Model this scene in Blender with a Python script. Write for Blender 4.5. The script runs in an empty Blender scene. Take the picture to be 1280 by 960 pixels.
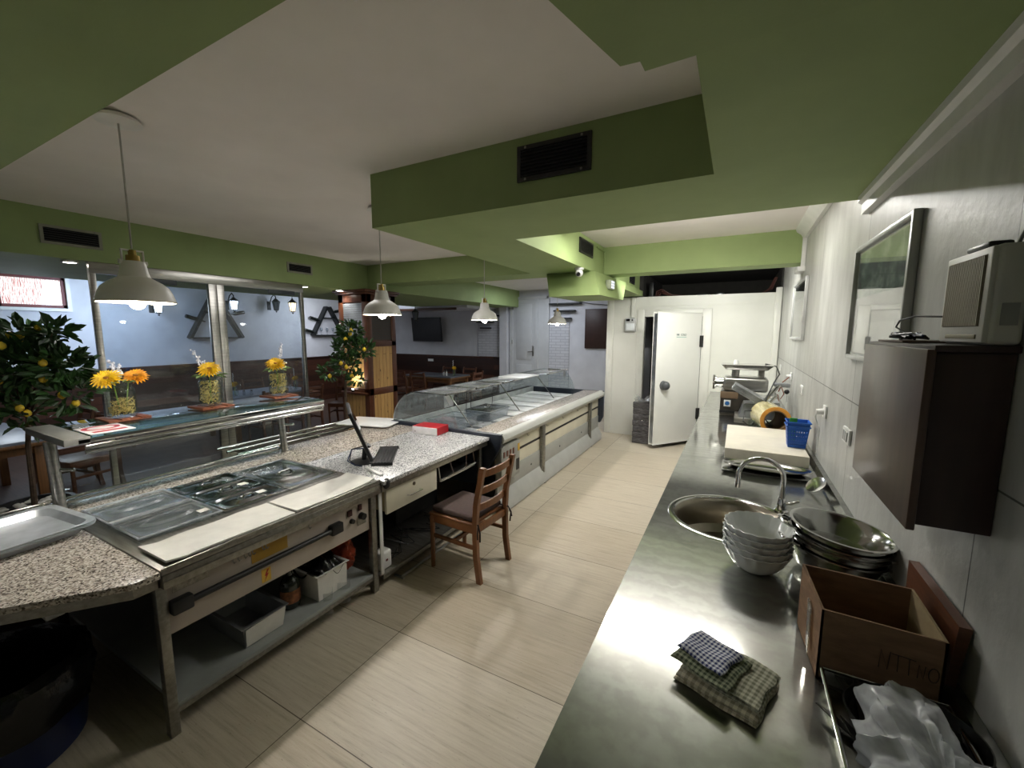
import bpy, bmesh, math, random
from mathutils import Vector, Matrix
PI = math.pi
S = bpy.context.scene
C = S.collection
rnd = random.Random(7)

# ------------------------------------------------------------------ camera
def camera():
    yaw, pitch, roll = math.radians(28.235), math.radians(7.077), math.radians(0.15)
    f = Vector((-math.sin(yaw)*math.cos(pitch), math.cos(yaw)*math.cos(pitch), -math.sin(pitch)))
    r = Vector((math.cos(yaw), math.sin(yaw), 0)); u = r.cross(f)
    r2 = r*math.cos(roll)+u*math.sin(roll); u2 = -r*math.sin(roll)+u*math.cos(roll)
    cam = bpy.data.cameras.new('camera'); o = bpy.data.objects.new('camera', cam); C.objects.link(o)
    cam.sensor_width = 36; cam.lens = 521.5/1280*36; cam.clip_start = .05
    m = Matrix((r2, u2, -f)).transposed().to_4x4(); m.translation = Vector((0, 0, 1.85))
    o.matrix_world = m; S.camera = o
camera()
S.view_settings.view_transform = 'Standard'
S.view_settings.look = 'None'
S.view_settings.gamma = 1
S.view_settings.use_curve_mapping = False
S.view_settings.exposure = 0.9
S.cycles.sample_clamp_indirect = 20
S.cycles.blur_glossy = .5
S.cycles.caustics_refractive = False
S.cycles.transparent_max_bounces = 24
S.cycles.max_bounces = 10
w = bpy.data.worlds.new('world'); S.world = w; w.use_nodes = True
w.node_tree.nodes['Background'].inputs[0].default_value = (.8, .9, 1, 1)
w.node_tree.nodes['Background'].inputs[1].default_value = .02

def lamp(name, kind, loc, watts, col=(1, 1, 1), rot=(0, 0, 0), size=.1, sizey=None, spot=None, blend=.5):
    l = bpy.data.lights.new(name, kind); l.energy = watts; l.color = col
    if kind == 'AREA':
        l.size = size
        if sizey: l.shape = 'RECTANGLE'; l.size_y = sizey
    else: l.shadow_soft_size = size
    if kind == 'SPOT': l.spot_size = spot; l.spot_blend = blend
    o = bpy.data.objects.new(name, l); o.location = loc; o.rotation_euler = rot; C.objects.link(o)
    return o
PENDANTS = [(-2.76, 1.02), (-2.76, 2.73), (-2.76, 4.42), (-2.76, 6.78)]
PEND_W = [68, 60, 50, 36]
COOL = (.93, .97, 1.0); NEUT = (1, .97, .92)
for (px, py), pw in zip(PENDANTS, PEND_W):
    lamp('pendant_bulb_light', 'POINT', (px, py, 2.035), pw, NEUT, size=.03)
# tube lamp fixed to the ceiling above the service aisle
lamp('tube_light', 'AREA', (-.55, 3.9, 2.80), 17, (1, .985, .94), size=1.45, sizey=.07)
lamp('far_batten_light', 'AREA', (-.45, 5.70, 2.64), 20, (1, .99, .95), rot=(.5, 0, 0), size=1.4, sizey=.06)
# recessed spots in the long green bulkhead and fixtureless fills added for the dining room
SPOTS = [(-5.42, 1.54), (-5.40, 3.88), (-5.40, 4.48)]
for x, y in SPOTS:
    lamp('downlight_light', 'SPOT', (x, y, 2.47), 14, NEUT, size=.04, spot=2.0, blend=.6)
lamp('dining_fill_light', 'AREA', (-8.9, 3.0, 2.68), 34, (.62, .77, 1), rot=(0, .75, 0), size=2.2, sizey=.5)
lamp('dining_fill_light', 'AREA', (-8.9, 6.8, 2.68), 22, (.86, .91, 1), rot=(0, .75, 0), size=1.8, sizey=.5)
lamp('dining_fill_light', 'AREA', (-7.3, 8.0, 2.80), 16, (.80, .87, 1), rot=(.5, 0, 0), size=1.6, sizey=.5)
lamp('dining_fill_light', 'AREA', (-3.9, 8.4, 2.86), 16, (.84, .90, 1), size=1.0)
for lc, lw_ in (((-9.62, 3.86, 2.30), 9), ((-9.62, 5.22, 2.42), 9), ((-8.75, 5.98, 2.40), 5)):
    lamp('lantern_light', 'POINT', lc, lw_, (.72, .84, 1) if lw_ > 6 else (1, .85, .65), size=.05)
lamp('hall_fill_light', 'AREA', (-3.6, 3.3, 2.88), 9, (1, .97, .94), size=1.2)  # added overhead fill, no fixture hangs here
lamp('window_daylight', 'AREA', (-9.8, 2.2, 2.5), 9, (.78, .88, 1), rot=(0, -PI/2, 0), size=1.0, sizey=.5)

# ------------------------------------------------------------------ materials
MATS = {}
def srgb(h):
    h = h.lstrip('#'); o = []
    for i in (0, 2, 4):
        c = int(h[i:i+2], 16)/255; o.append(c/12.92 if c <= .04045 else ((c+.055)/1.055)**2.4)
    return (*o, 1)
def base(name):
    m = bpy.data.materials.new(name); m.use_nodes = True
    nt = m.node_tree; return m, nt, nt.nodes['Principled BSDF']
def node(nt, t, **k):
    n = nt.nodes.new(t)
    for a, v in k.items():
        if a.startswith('i_'): n.inputs[a[2:].replace('_', ' ')].default_value = v
        else: setattr(n, a, v)
    return n
def coords(nt, sc=(1, 1, 1), rot=(0, 0, 0), loc=(0, 0, 0)):
    t = node(nt, 'ShaderNodeTexCoord'); mp = node(nt, 'ShaderNodeMapping')
    mp.inputs['Scale'].default_value = sc; mp.inputs['Rotation'].default_value = rot; mp.inputs['Location'].default_value = loc
    nt.links.new(t.outputs['Object'], mp.inputs[0]); return mp.outputs[0]
def ramp(nt, fac, stops):
    r = node(nt, 'ShaderNodeValToRGB'); e = r.color_ramp.elements
    while len(e) < len(stops): e.new(.5)
    for el, (p, c) in zip(e, stops): el.position = p; el.color = srgb(c)
    nt.links.new(fac, r.inputs[0]); return r.outputs[0]
def noise(nt, vec, scale, detail=3, rough=.55):
    n = node(nt, 'ShaderNodeTexNoise'); n.inputs['Scale'].default_value = scale
    n.inputs['Detail'].default_value = detail; n.inputs['Roughness'].default_value = rough
    nt.links.new(vec, n.inputs['Vector']); return n.outputs['Fac']
def bump(nt, b, h, strength, dist=.01):
    n = node(nt, 'ShaderNodeBump'); n.inputs['Strength'].default_value = strength; n.inputs['Distance'].default_value = dist
    nt.links.new(h, n.inputs['Height']); nt.links.new(n.outputs[0], b.inputs['Normal'])
def shade(c, k):
    h = c.lstrip('#'); return '#'+''.join('%02x' % max(0, min(255, int(int(h[i:i+2], 16)*k))) for i in (0, 2, 4))
def mat(name, col, rough=.5, metal=0, var=.08, scale=6, sc=(1, 1, 1), bp=0, bs=40, coat=0, emit=None, es=0, alpha=None, sheen=0, trans=0):
    if name in MATS: return MATS[name]
    m, nt, b = base(name)
    v = coords(nt, sc)
    c = ramp(nt, noise(nt, v, scale), [(.3, shade(col, 1-var)), (.7, shade(col, 1+var))])
    nt.links.new(c, b.inputs['Base Color'])
    b.inputs['Roughness'].default_value = rough; b.inputs['Metallic'].default_value = metal
    b.inputs['Coat Weight'].default_value = coat
    if bp: bump(nt, b, noise(nt, v, bs, 4), bp)
    if emit: b.inputs['Emission Color'].default_value = srgb(emit); b.inputs['Emission Strength'].default_value = es
    if alpha is not None: b.inputs['Alpha'].default_value = alpha
    MATS[name] = m; return m
def glass(name, tint='#eef6f4', refl=1.0, haze=0.0, rough=.02):
    if name in MATS: return MATS[name]
    m = bpy.data.materials.new(name); m.use_nodes = True; nt = m.node_tree; nt.nodes.clear()
    out = node(nt, 'ShaderNodeOutputMaterial'); mix = node(nt, 'ShaderNodeMixShader')
    tr = node(nt, 'ShaderNodeBsdfTransparent'); tr.inputs[0].default_value = srgb(tint)
    gl = node(nt, 'ShaderNodeBsdfGlossy'); gl.inputs['Roughness'].default_value = rough
    lw = node(nt, 'ShaderNodeLayerWeight'); lw.inputs['Blend'].default_value = .5
    pw = node(nt, 'ShaderNodeMath', operation='POWER'); pw.inputs[1].default_value = 4.5
    nt.links.new(lw.outputs['Facing'], pw.inputs[0])
    mul = node(nt, 'ShaderNodeMath', operation='MULTIPLY_ADD'); mul.inputs[1].default_value = .7*min(refl, 1.3); mul.inputs[2].default_value = .04*refl
    nt.links.new(pw.outputs[0], mul.inputs[0]); nt.links.new(mul.outputs[0], mix.inputs[0])
    nt.links.new(tr.outputs[0], mix.inputs[1]); nt.links.new(gl.outputs[0], mix.inputs[2])
    last = mix.outputs[0]
    if haze:
        d = node(nt, 'ShaderNodeBsdfDiffuse'); d.inputs[0].default_value = (.8, .82, .84, 1)
        v = coords(nt); f = noise(nt, v, 14, 3)
        mm = node(nt, 'ShaderNodeMath', operation='MULTIPLY'); mm.inputs[1].default_value = haze*2
        nt.links.new(f, mm.inputs[0])
        m2 = node(nt, 'ShaderNodeMixShader'); nt.links.new(mm.outputs[0], m2.inputs[0])
        nt.links.new(last, m2.inputs[1]); nt.links.new(d.outputs[0], m2.inputs[2]); last = m2.outputs[0]
    nt.links.new(last, out.inputs[0]); MATS[name] = m; return m
def steel_worktop():
    m, nt, b = base('brushed_worktop_steel'); v = coords(nt)
    cloud = noise(nt, v, 5, 4, .6)
    b2 = node(nt, 'ShaderNodeBsdfPrincipled'); out = [n for n in nt.nodes if n.type == 'OUTPUT_MATERIAL'][0]
    for k, (bb, lo, hi) in enumerate(((b, .085, .105), (b2, .27, .31))):
        nt.links.new(ramp(nt, cloud, [(.3, '#a3a49f'), (.7, '#adaea9')]), bb.inputs['Base Color']); bb.inputs['Metallic'].default_value = 1
        r = node(nt, 'ShaderNodeMapRange'); r.inputs['To Min'].default_value = lo; r.inputs['To Max'].default_value = hi
        nt.links.new(noise(nt, coords(nt, (7, 2, 3)), 9, 6, .7), r.inputs[0]); nt.links.new(r.outputs[0], bb.inputs['Roughness'])
    # wiped swirls where the polish has gone dull
    wv = node(nt, 'ShaderNodeTexWave'); wv.wave_type = 'RINGS'; wv.inputs['Scale'].default_value = 5; wv.inputs['Distortion'].default_value = 7; wv.inputs['Detail'].default_value = 5; wv.inputs['Detail Scale'].default_value = 3
    nt.links.new(v, wv.inputs['Vector'])
    mr = node(nt, 'ShaderNodeMapRange'); mr.inputs['To Min'].default_value = .30; mr.inputs['To Max'].default_value = .37
    nt.links.new(wv.outputs['Fac'], mr.inputs[0])
    mix = node(nt, 'ShaderNodeMixShader'); nt.links.new(mr.outputs[0], mix.inputs[0]); nt.links.new(b.outputs[0], mix.inputs[1]); nt.links.new(b2.outputs[0], mix.inputs[2])
    nt.links.new(mix.outputs[0], out.inputs[0])
    return m
def granite(name, stops, scale):
    m, nt, b = base(name); v = coords(nt)
    vo = node(nt, 'ShaderNodeTexVoronoi'); vo.inputs['Scale'].default_value = scale; nt.links.new(v, vo.inputs['Vector'])
    bw = node(nt, 'ShaderNodeRGBToBW'); nt.links.new(vo.outputs['Color'], bw.inputs[0])
    nt.links.new(ramp(nt, bw.outputs[0], stops), b.inputs['Base Color'])
    b.inputs['Roughness'].default_value = .22; b.inputs['Specular IOR Level'].default_value = .5
    return m
def planks(name, c1, c2, rowh, width, sc=1, vertical=False, gap='#1a0f0a', rough=.42, knots=False, axis='x'):
    # timber boards; axis = direction the boards run in object space
    m, nt, b = base(name)
    rot = {'x': (0, 0, 0), 'xz': (PI/2, 0, 0), 'yz': (PI/2, 0, PI/2), 'zx': (PI/2, PI/2, 0), 'zy': (0, PI/2, 0)}[axis]
    t = node(nt, 'ShaderNodeTexCoord'); sep = node(nt, 'ShaderNodeSeparateXYZ'); nt.links.new(t.outputs['Object'], sep.inputs[0])
    com = node(nt, 'ShaderNodeCombineXYZ')
    A, Bx = {'x': ('X', 'Y'), 'xz': ('X', 'Z'), 'yz': ('Y', 'Z'), 'zx': ('Z', 'X'), 'zy': ('Z', 'Y')}[axis]
    nt.links.new(sep.outputs[A], com.inputs[0]); nt.links.new(sep.outputs[Bx], com.inputs[1])
    br = node(nt, 'ShaderNodeTexBrick'); nt.links.new(com.outputs[0], br.inputs['Vector'])
    br.inputs['Scale'].default_value = 1; br.inputs['Row Height'].default_value = rowh; br.inputs['Brick Width'].default_value = width
    br.inputs['Mortar Size'].default_value = .003; br.inputs['Color1'].default_value = srgb(c1); br.inputs['Color2'].default_value = srgb(c2)
    br.inputs['Mortar'].default_value = srgb(gap); br.offset = .5
    mp = node(nt, 'ShaderNodeMapping'); mp.inputs['Scale'].default_value = (1.5, 22, 1); nt.links.new(com.outputs[0], mp.inputs[0])
    g = noise(nt, mp.outputs[0], 2.5, 5, .65)
    mx = node(nt, 'ShaderNodeMix', data_type='RGBA', blend_type='MULTIPLY'); mx.inputs['Factor'].default_value = .55
    nt.links.new(br.outputs['Color'], mx.inputs['A']); nt.links.new(ramp(nt, g, [(.25, '#6a6a6a'), (.7, '#ffffff')]), mx.inputs['B'])
    res = mx.outputs['Result']
    if knots:
        mp2 = node(nt, 'ShaderNodeMapping'); mp2.inputs['Scale'].default_value = (4, 9, 1); nt.links.new(com.outputs[0], mp2.inputs[0])
        vo = node(nt, 'ShaderNodeTexVoronoi'); vo.inputs['Scale'].default_value = 1.3; nt.links.new(mp2.outputs[0], vo.inputs['Vector'])
        m3 = node(nt, 'ShaderNodeMix', data_type='RGBA', blend_type='MULTIPLY'); m3.inputs['Factor'].default_value = .9
        nt.links.new(res, m3.inputs['A']); nt.links.new(ramp(nt, vo.outputs['Distance'], [(.05, '#5a3010'), (.14, '#ffffff')]), m3.inputs['B']); res = m3.outputs['Result']
    nt.links.new(res, b.inputs['Base Color']); b.inputs['Roughness'].default_value = rough
    return m
def floor_tiles():
    m, nt, b = base('travertine_tiles')
    t = node(nt, 'ShaderNodeTexCoord')
    mp = node(nt, 'ShaderNodeMapping'); mp.inputs['Location'].default_value = (1.74, -1.77+.67*4, 0); nt.links.new(t.outputs['Object'], mp.inputs[0])
    br = node(nt, 'ShaderNodeTexBrick'); nt.links.new(mp.outputs[0], br.inputs['Vector']); br.offset = 0
    br.inputs['Scale'].default_value = 1; br.inputs['Row Height'].default_value = .67; br.inputs['Brick Width'].default_value = 1.34
    br.inputs['Mortar Size'].default_value = .0025; br.inputs['Mortar Smooth'].default_value = .3
    br.inputs['Color1'].default_value = srgb('#ffffff'); br.inputs['Color2'].default_value = srgb('#eeeae4'); br.inputs['Mortar'].default_value = srgb('#6f665c')
    v = coords(nt, (1.1, 22, 1)); g = noise(nt, v, 2.4, 9, .72)
    col = ramp(nt, g, [(.25, '#9a9080'), (.45, '#bcb29f'), (.62, '#c9c0ae'), (.82, '#b1a794')])
    pit = noise(nt, coords(nt, (14, 70, 1)), 2.2, 5, .7)
    m1 = node(nt, 'ShaderNodeMix', data_type='RGBA', blend_type='MULTIPLY'); m1.inputs['Factor'].default_value = .7
    nt.links.new(col, m1.inputs['A']); nt.links.new(ramp(nt, pit, [(.30, '#857b70'), (.38, '#ffffff')]), m1.inputs['B'])
    m2 = node(nt, 'ShaderNodeMix', data_type='RGBA', blend_type='MULTIPLY'); m2.inputs['Factor'].default_value = 1
    nt.links.new(m1.outputs['Result'], m2.inputs['A']); nt.links.new(br.outputs['Color'], m2.inputs['B'])
    nt.links.new(m2.outputs['Result'], b.inputs['Base Color']); b.inputs['Roughness'].default_value = .42
    bump(nt, b, br.outputs['Fac'], -.15, .003)
    return m
def wall_stone():
    m, nt, b = base('grey_stone_wall_tiles')
    t = node(nt, 'ShaderNodeTexCoord'); sep = node(nt, 'ShaderNodeSeparateXYZ'); nt.links.new(t.outputs['Object'], sep.inputs[0])
    com = node(nt, 'ShaderNodeCombineXYZ'); nt.links.new(sep.outputs['Y'], com.inputs[0]); nt.links.new(sep.outputs['Z'], com.inputs[1])
    mp = node(nt, 'ShaderNodeMapping'); mp.inputs['Location'].default_value = (-1.44+1.36*4, -1.485+1.36*3, 0); nt.links.new(com.outputs[0], mp.inputs[0])
    br = node(nt, 'ShaderNodeTexBrick'); nt.links.new(mp.outputs[0], br.inputs['Vector']); br.offset = 0
    br.inputs['Scale'].default_value = 1; br.inputs['Row Height'].default_value = 1.36; br.inputs['Brick Width'].default_value = 1.36
    br.inputs['Mortar Size'].default_value = .003; br.inputs['Mortar Smooth'].default_value = .2
    br.inputs['Color1'].default_value = srgb('#ffffff'); br.inputs['Color2'].default_value = srgb('#f4f4f2'); br.inputs['Mortar'].default_value = srgb('#6a6a68')
    v = coords(nt, (1, 3.2, .8)); g = noise(nt, v, 2.2, 6, .6)
    m2 = node(nt, 'ShaderNodeMix', data_type='RGBA', blend_type='MULTIPLY'); m2.inputs['Factor'].default_value = 1
    nt.links.new(ramp(nt, g, [(.3, '#a5a5a1'), (.55, '#b9b9b5'), (.75, '#c6c6c3')]), m2.inputs['A']); nt.links.new(br.outputs['Color'], m2.inputs['B'])
    nt.links.new(m2.outputs['Result'], b.inputs['Base Color']); b.inputs['Roughness'].default_value = .4
    bump(nt, b, noise(nt, coords(nt), 16, 4), .22, .01)
    return m
def checks(name, c1, c2, scale, rough=.95):
    m, nt, b = base(name); t = node(nt, 'ShaderNodeTexCoord')
    sep = node(nt, 'ShaderNodeSeparateXYZ'); nt.links.new(t.outputs['Object'], sep.inputs[0])
    fs = []
    for ax in 'XY':
        mu = node(nt, 'ShaderNodeMath', operation='MULTIPLY'); mu.inputs[1].default_value = scale; nt.links.new(sep.outputs[ax], mu.inputs[0])
        si = node(nt, 'ShaderNodeMath', operation='SINE'); nt.links.new(mu.outputs[0], si.inputs[0])
        gt = node(nt, 'ShaderNodeMath', operation='GREATER_THAN'); gt.inputs[1].default_value = 0; nt.links.new(si.outputs[0], gt.inputs[0]); fs.append(gt.outputs[0])
    ad = node(nt, 'ShaderNodeMath', operation='ADD'); nt.links.new(fs[0], ad.inputs[0]); nt.links.new(fs[1], ad.inputs[1])
    hf = node(nt, 'ShaderNodeMath', operation='MULTIPLY'); hf.inputs[1].default_value = .5; nt.links.new(ad.outputs[0], hf.inputs[0])
    nt.links.new(ramp(nt, hf.outputs[0], [(0, c1), (1, c2)]), b.inputs['Base Color']); b.inputs['Roughness'].default_value = rough
    bump(nt, b, noise(nt, coords(nt), 300, 3), .3, .003)
    return m

GREEN = mat('green_wall_paint', '#92a46c', .7, var=.03, scale=3, bp=.04, bs=120)
CEIL = mat('white_ceiling_paint', '#efe9e4', .75, var=.02, scale=2, bp=.03, bs=90)
WHITEW = mat('white_plaster', '#cfd0d6', .75, var=.03, scale=3, bp=.05, bs=80)
PANELW = mat('white_coldroom_panel', '#dcdcd4', .38, var=.02, scale=2)
TILE = floor_tiles(); STONE = wall_stone()
STEELTOP = steel_worktop()
STEEL = mat('brushed_steel', '#b4b3ae', .3, 1, var=.08, scale=4, sc=(1, 1, 14))
STEELP = mat('polished_steel', '#c6c6c4', .14, 1, var=.05, scale=5)
STEELD = mat('dull_steel', '#96948d', .42, 1, var=.1, scale=6, sc=(1, 8, 8))
CHROME = mat('chrome', '#d8d8da', .07, 1, var=.02)
ALU = mat('aluminium_sheet', '#b9bcc0', .35, 1, var=.12, scale=7)
GRAN = granite('speckled_pink_granite', [(.0, '#1f1d1b'), (.24, '#574f48'), (.42, '#a59b8f'), (.62, '#d3ccc2'), (.88, '#8b8177')], 150)
GRANL = granite('speckled_white_granite', [(.0, '#1c1d20'), (.26, '#6e6f73'), (.42, '#cfcfcf'), (.7, '#ebeae8'), (.92, '#85868a')], 150)
BEIGE = mat('beige_enamel', '#b5aa9e', .45, var=.04, scale=5)
CREAM = mat('cream_laminate', '#d8d2bd', .45, var=.03, scale=4)
GREYP = mat('grey_painted_panel', '#a4a49e', .45, var=.04, scale=4)
BLACK = mat('black_plastic', '#141416', .42, var=.2, scale=20)
BLACKG = mat('black_gloss', '#0b0b0d', .12, var=.1)
NAVY = mat('dark_navy_panel', '#1d2430', .45, var=.1)
WHITE = mat('white_plastic', '#dfdfdc', .4, var=.03)
WHITEG = mat('white_glazed_ceramic', '#e8ebea', .16, var=.02, coat=.3)
PAPER = mat('white_paper', '#dcdad2', .85, var=.03, scale=12, bp=.1, bs=30)
ENAM = mat('white_lamp_enamel', '#eceae6', .35, var=.02)
BRASS = mat('brass', '#b79a5c', .3, 1, var=.06)
WOODC = planks('chair_beech_brown', '#8a5a35', '#7a4d2c', 3, 3, axis='zx', gap='#8a5a35')
WOODD = planks('dark_dining_timber', '#4a2a1c', '#3d2217', 3, 3, axis='zx', gap='#4a2a1c')
WOODT = planks('table_timber', '#8d6238', '#7b5330', 3, 3, axis='x', gap='#8d6238')
WAINX = planks('dark_wainscot_boards', '#5c3626', '#2a1710', .14, 2.3, axis='xz', gap='#0c0604')
WAINY = planks('dark_wainscot_planks', '#5c3626', '#2a1710', .14, 2.3, axis='yz', gap='#0c0604')
COLW = planks('column_walnut', '#5d3520', '#52301e', 3, 3, axis='zx', gap='#5d3520', rough=.35)
PINE = planks('knotty_pine_boards', '#c49c60', '#b88f55', .075, 3, axis='zx', gap='#6b4216', knots=True)
PINEY = planks('knotty_pine_planks', '#c49c60', '#b88f55', .075, 3, axis='zy', gap='#6b4216', knots=True)
CABW = mat('dark_brown_veneer', '#3b2a25', .38, var=.14, scale=3, sc=(6, 6, .6))
CABF = mat('cabinet_door_veneer', '#5a463d', .33, var=.1, scale=3, sc=(6, 6, .6))
CARD = mat('brown_cardboard', '#80634a', .9, var=.1, scale=9, sc=(1, 1, 4), bp=.08, bs=60)
CARDL = mat('pale_cardboard', '#93805f', .9, var=.1, scale=9)
GLASS = glass('clear_glass', '#f3f8f7', 1.0)
GLASSD = glass('partition_glass', '#e9eef2', .8, haze=.02)
PLASTIC = glass('clear_polycarbonate', '#eef1f4', 1.4, haze=.08, rough=.08)
BAG = glass('crinkled_clear_film', '#f0f2f2', 2.2, haze=.16, rough=.16)
LEAF = mat('dark_green_leaf', '#2c4a22', .38, var=.35, scale=9)
LEAFL = mat('light_green_leaf', '#7f9a45', .45, var=.2, scale=20)
LEMON = mat('lemon_yellow', '#e8c338', .45, var=.12, scale=20)
BARK = mat('grey_bark', '#4a3b2e', .9, var=.2, scale=30, bp=.3)
DFLOOR = planks('brown_dining_floor', '#6b5348', '#5e4a41', .3, 1.2, axis='x', gap='#4a3a36', rough=.4)
TTOP = mat('slate_blue_tabletop', '#7f8899', .35, var=.06, scale=10)
BULB = mat('lit_bulb', '#ffffff', .3, emit='#fffaf2', es=30)

# ------------------------------------------------------------------ builders
class B:
    def __init__(s): s.bm = bmesh.new()
    def box(s, x0, x1, y0, y1, z0, z1, bev=0, seg=2, m=None):
        r = bmesh.ops.create_cube(s.bm, size=1); vs = r['verts']
        for v in vs:
            v.co = Vector((x0+(v.co.x+.5)*(x1-x0), y0+(v.co.y+.5)*(y1-y0), z0+(v.co.z+.5)*(z1-z0)))
            if m: v.co = m @ v.co
        if bev:
            es = list({e for v in vs for e in v.link_edges})
            bmesh.ops.bevel(s.bm, geom=es, offset=bev, segments=seg, affect='EDGES', profile=.5)
        return s
    def prism(s, poly, a, b, axis='z', bev=0):
        P = {'z': lambda p, t: (p[0], p[1], t), 'y': lambda p, t: (p[0], t, p[1]), 'x': lambda p, t: (t, p[0], p[1])}[axis]
        lo = [s.bm.verts.new(P(p, a)) for p in poly]; hi = [s.bm.verts.new(P(p, b)) for p in poly]
        n = len(poly); fs = [s.bm.faces.new(lo), s.bm.faces.new(hi)]
        for i in range(n): fs.append(s.bm.faces.new((lo[i], lo[(i+1) % n], hi[(i+1) % n], hi[i])))
        bmesh.ops.recalc_face_normals(s.bm, faces=fs)
        if bev: bmesh.ops.bevel(s.bm, geom=list({e for f in fs for e in f.edges}), offset=bev, segments=2, affect='EDGES', profile=.5)
        return s
    def hexa(s, lo, hi):
        a = [s.bm.verts.new(p) for p in lo]; b = [s.bm.verts.new(p) for p in hi]
        fs = [s.bm.faces.new(a), s.bm.faces.new(b)]
        n = len(lo)
        for i in range(n): fs.append(s.bm.faces.new((a[i], a[(i+1) % n], b[(i+1) % n], b[i])))
        bmesh.ops.recalc_face_normals(s.bm, faces=fs); return s
    def ring(s, c, t, r, n, up=None):
        t = Vector(t).normalized(); a = t.orthogonal().normalized() if up is None else up
        a = (a-t*a.dot(t)).normalized(); b = t.cross(a)
        return [s.bm.verts.new(Vector(c)+(a*math.cos(2*PI*i/n)+b*math.sin(2*PI*i/n))*r) for i in range(n)], a
    def tube(s, pts, r, n=8, closed=False):
        pts = [Vector(p) for p in pts]; rs = r if isinstance(r, (list, tuple)) else [r]*len(pts)
        rings = []; up = None; N = len(pts)
        for i, p in enumerate(pts):
            if closed: t = pts[(i+1) % N]-pts[i-1]
            else: t = pts[min(i+1, N-1)]-pts[max(i-1, 0)]
            rg, up = s.ring(p, t, rs[i], n, up); rings.append(rg)
        for i in range(N if closed else N-1):
            A, D = rings[i], rings[(i+1) % N]
            for k in range(n): s.bm.faces.new((A[k], A[(k+1) % n], D[(k+1) % n], D[k]))
        if not closed: s.bm.faces.new(rings[0][::-1]); s.bm.faces.new(rings[-1])
        return s
    def cyl(s, p, q, r, r2=None, n=20): return s.tube([p, q], [r, r if r2 is None else r2], n)
    def lathe(s, prof, c=(0, 0, 0), n=32, sx=1, sy=1, wave=None):
        c = Vector(c); rings = []
        for r, z in prof:
            if r < 1e-6: rings.append([s.bm.verts.new(c+Vector((0, 0, z)))])
            else:
                rg = []
                for i in range(n):
                    a = 2*PI*i/n; k = 1 if wave is None else 1+wave(a, r, z)
                    rg.append(s.bm.verts.new(c+Vector((r*k*math.cos(a)*sx, r*k*math.sin(a)*sy, z))))
                rings.append(rg)
        for A, D in zip(rings, rings[1:]):
            for k in range(n):
                k2 = (k+1) % n
                if len(A) == 1 and len(D) == 1: continue
                if len(A) == 1: s.bm.faces.new((A[0], D[k2], D[k]))
                elif len(D) == 1: s.bm.faces.new((A[k], A[k2], D[0]))
                else: s.bm.faces.new((A[k], A[k2], D[k2], D[k]))
        return s
    def ball(s, c, r, n=14, m=8, rot=None):
        r = (r, r, r) if not isinstance(r, (tuple, list)) else r
        mt = Matrix.Translation(Vector(c)) @ (rot.to_4x4() if rot else Matrix.Identity(4)) @ Matrix.Diagonal((*r, 1))
        bmesh.ops.create_uvsphere(s.bm, u_segments=n, v_segments=m, radius=1, matrix=mt); return s
    def grid(s, nx, ny, fn, thick=0):
        V = [[s.bm.verts.new(fn(i/(nx-1), j/(ny-1))) for j in range(ny)] for i in range(nx)]
        for i in range(nx-1):
            for j in range(ny-1): s.bm.faces.new((V[i][j], V[i+1][j], V[i+1][j+1], V[i][j+1]))
        if thick:
            bmesh.ops.recalc_face_normals(s.bm, faces=s.bm.faces[:])
            bmesh.ops.solidify(s.bm, geom=s.bm.faces[:], thickness=thick)
        return s
    def leaf(s, p, d, L, W, nrm=None):
        d = Vector(d).normalized(); nrm = nrm or Vector((rnd.uniform(-1, 1), rnd.uniform(-1, 1), rnd.uniform(.1, 1)))
        sd = d.cross(nrm).normalized(); n = sd.cross(d); p = Vector(p)
        vs = [s.bm.verts.new(q) for q in (p, p+d*L*.35+sd*W*.5+n*W*.15, p+d*L*.75+sd*W*.36+n*W*.1, p+d*L-n*L*.12, p+d*L*.75-sd*W*.36+n*W*.1, p+d*L*.35-sd*W*.5+n*W*.15)]
        s.bm.faces.new(vs[:4]); s.bm.faces.new((vs[0], vs[3], vs[4], vs[5])); return s
def root_loc(p):
    while p.parent: p = p.parent
    return p.location.copy()
def obj(name, b, m, parent=None, loc=None, smooth=38, label=None):
    # geometry given in world coordinates (or local ones for a parent standing at the origin)
    me = bpy.data.meshes.new(name)
    if parent is not None: off = root_loc(parent)
    elif loc is not None: off = Vector(loc)
    else:
        cs = [v.co for v in b.bm.verts]
        off = Vector(((min(c.x for c in cs)+max(c.x for c in cs))/2, (min(c.y for c in cs)+max(c.y for c in cs))/2, min(c.z for c in cs)))
    for v in b.bm.verts: v.co -= off
    bmesh.ops.recalc_face_normals(b.bm, faces=b.bm.faces[:])
    b.bm.to_mesh(me); b.bm.free()
    for mm in (m if isinstance(m, list) else [m]): me.materials.append(mm)
    if smooth: me.shade_smooth(); me.set_sharp_from_angle(angle=math.radians(smooth))
    o = bpy.data.objects.new(name, me); C.objects.link(o)
    if parent is not None: o.parent = parent
    else: o.location = off
    if label: o['label'] = label
    return o
def thing(name, label, cat, loc=(0, 0, 0), group=None, rotz=0):
    o = bpy.data.objects.new(name, None); C.objects.link(o); o.empty_display_size = .05
    o.location = loc; o.rotation_euler = (0, 0, rotz); tag(o, label, cat, group); return o
def tag(o, label, cat, group=None):
    o['label'] = label; o['category'] = cat
    if group: o['group'] = group
    return o
def struct(name, b, m, smooth=38):
    o = obj(name, b, m, None, (0, 0, 0), smooth); o['kind'] = 'structure'; return o
def spart(name, b, m, parent): return obj(name, b, m, parent)
def kids(o): return [c for c in bpy.data.objects if c.parent == o]
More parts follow.
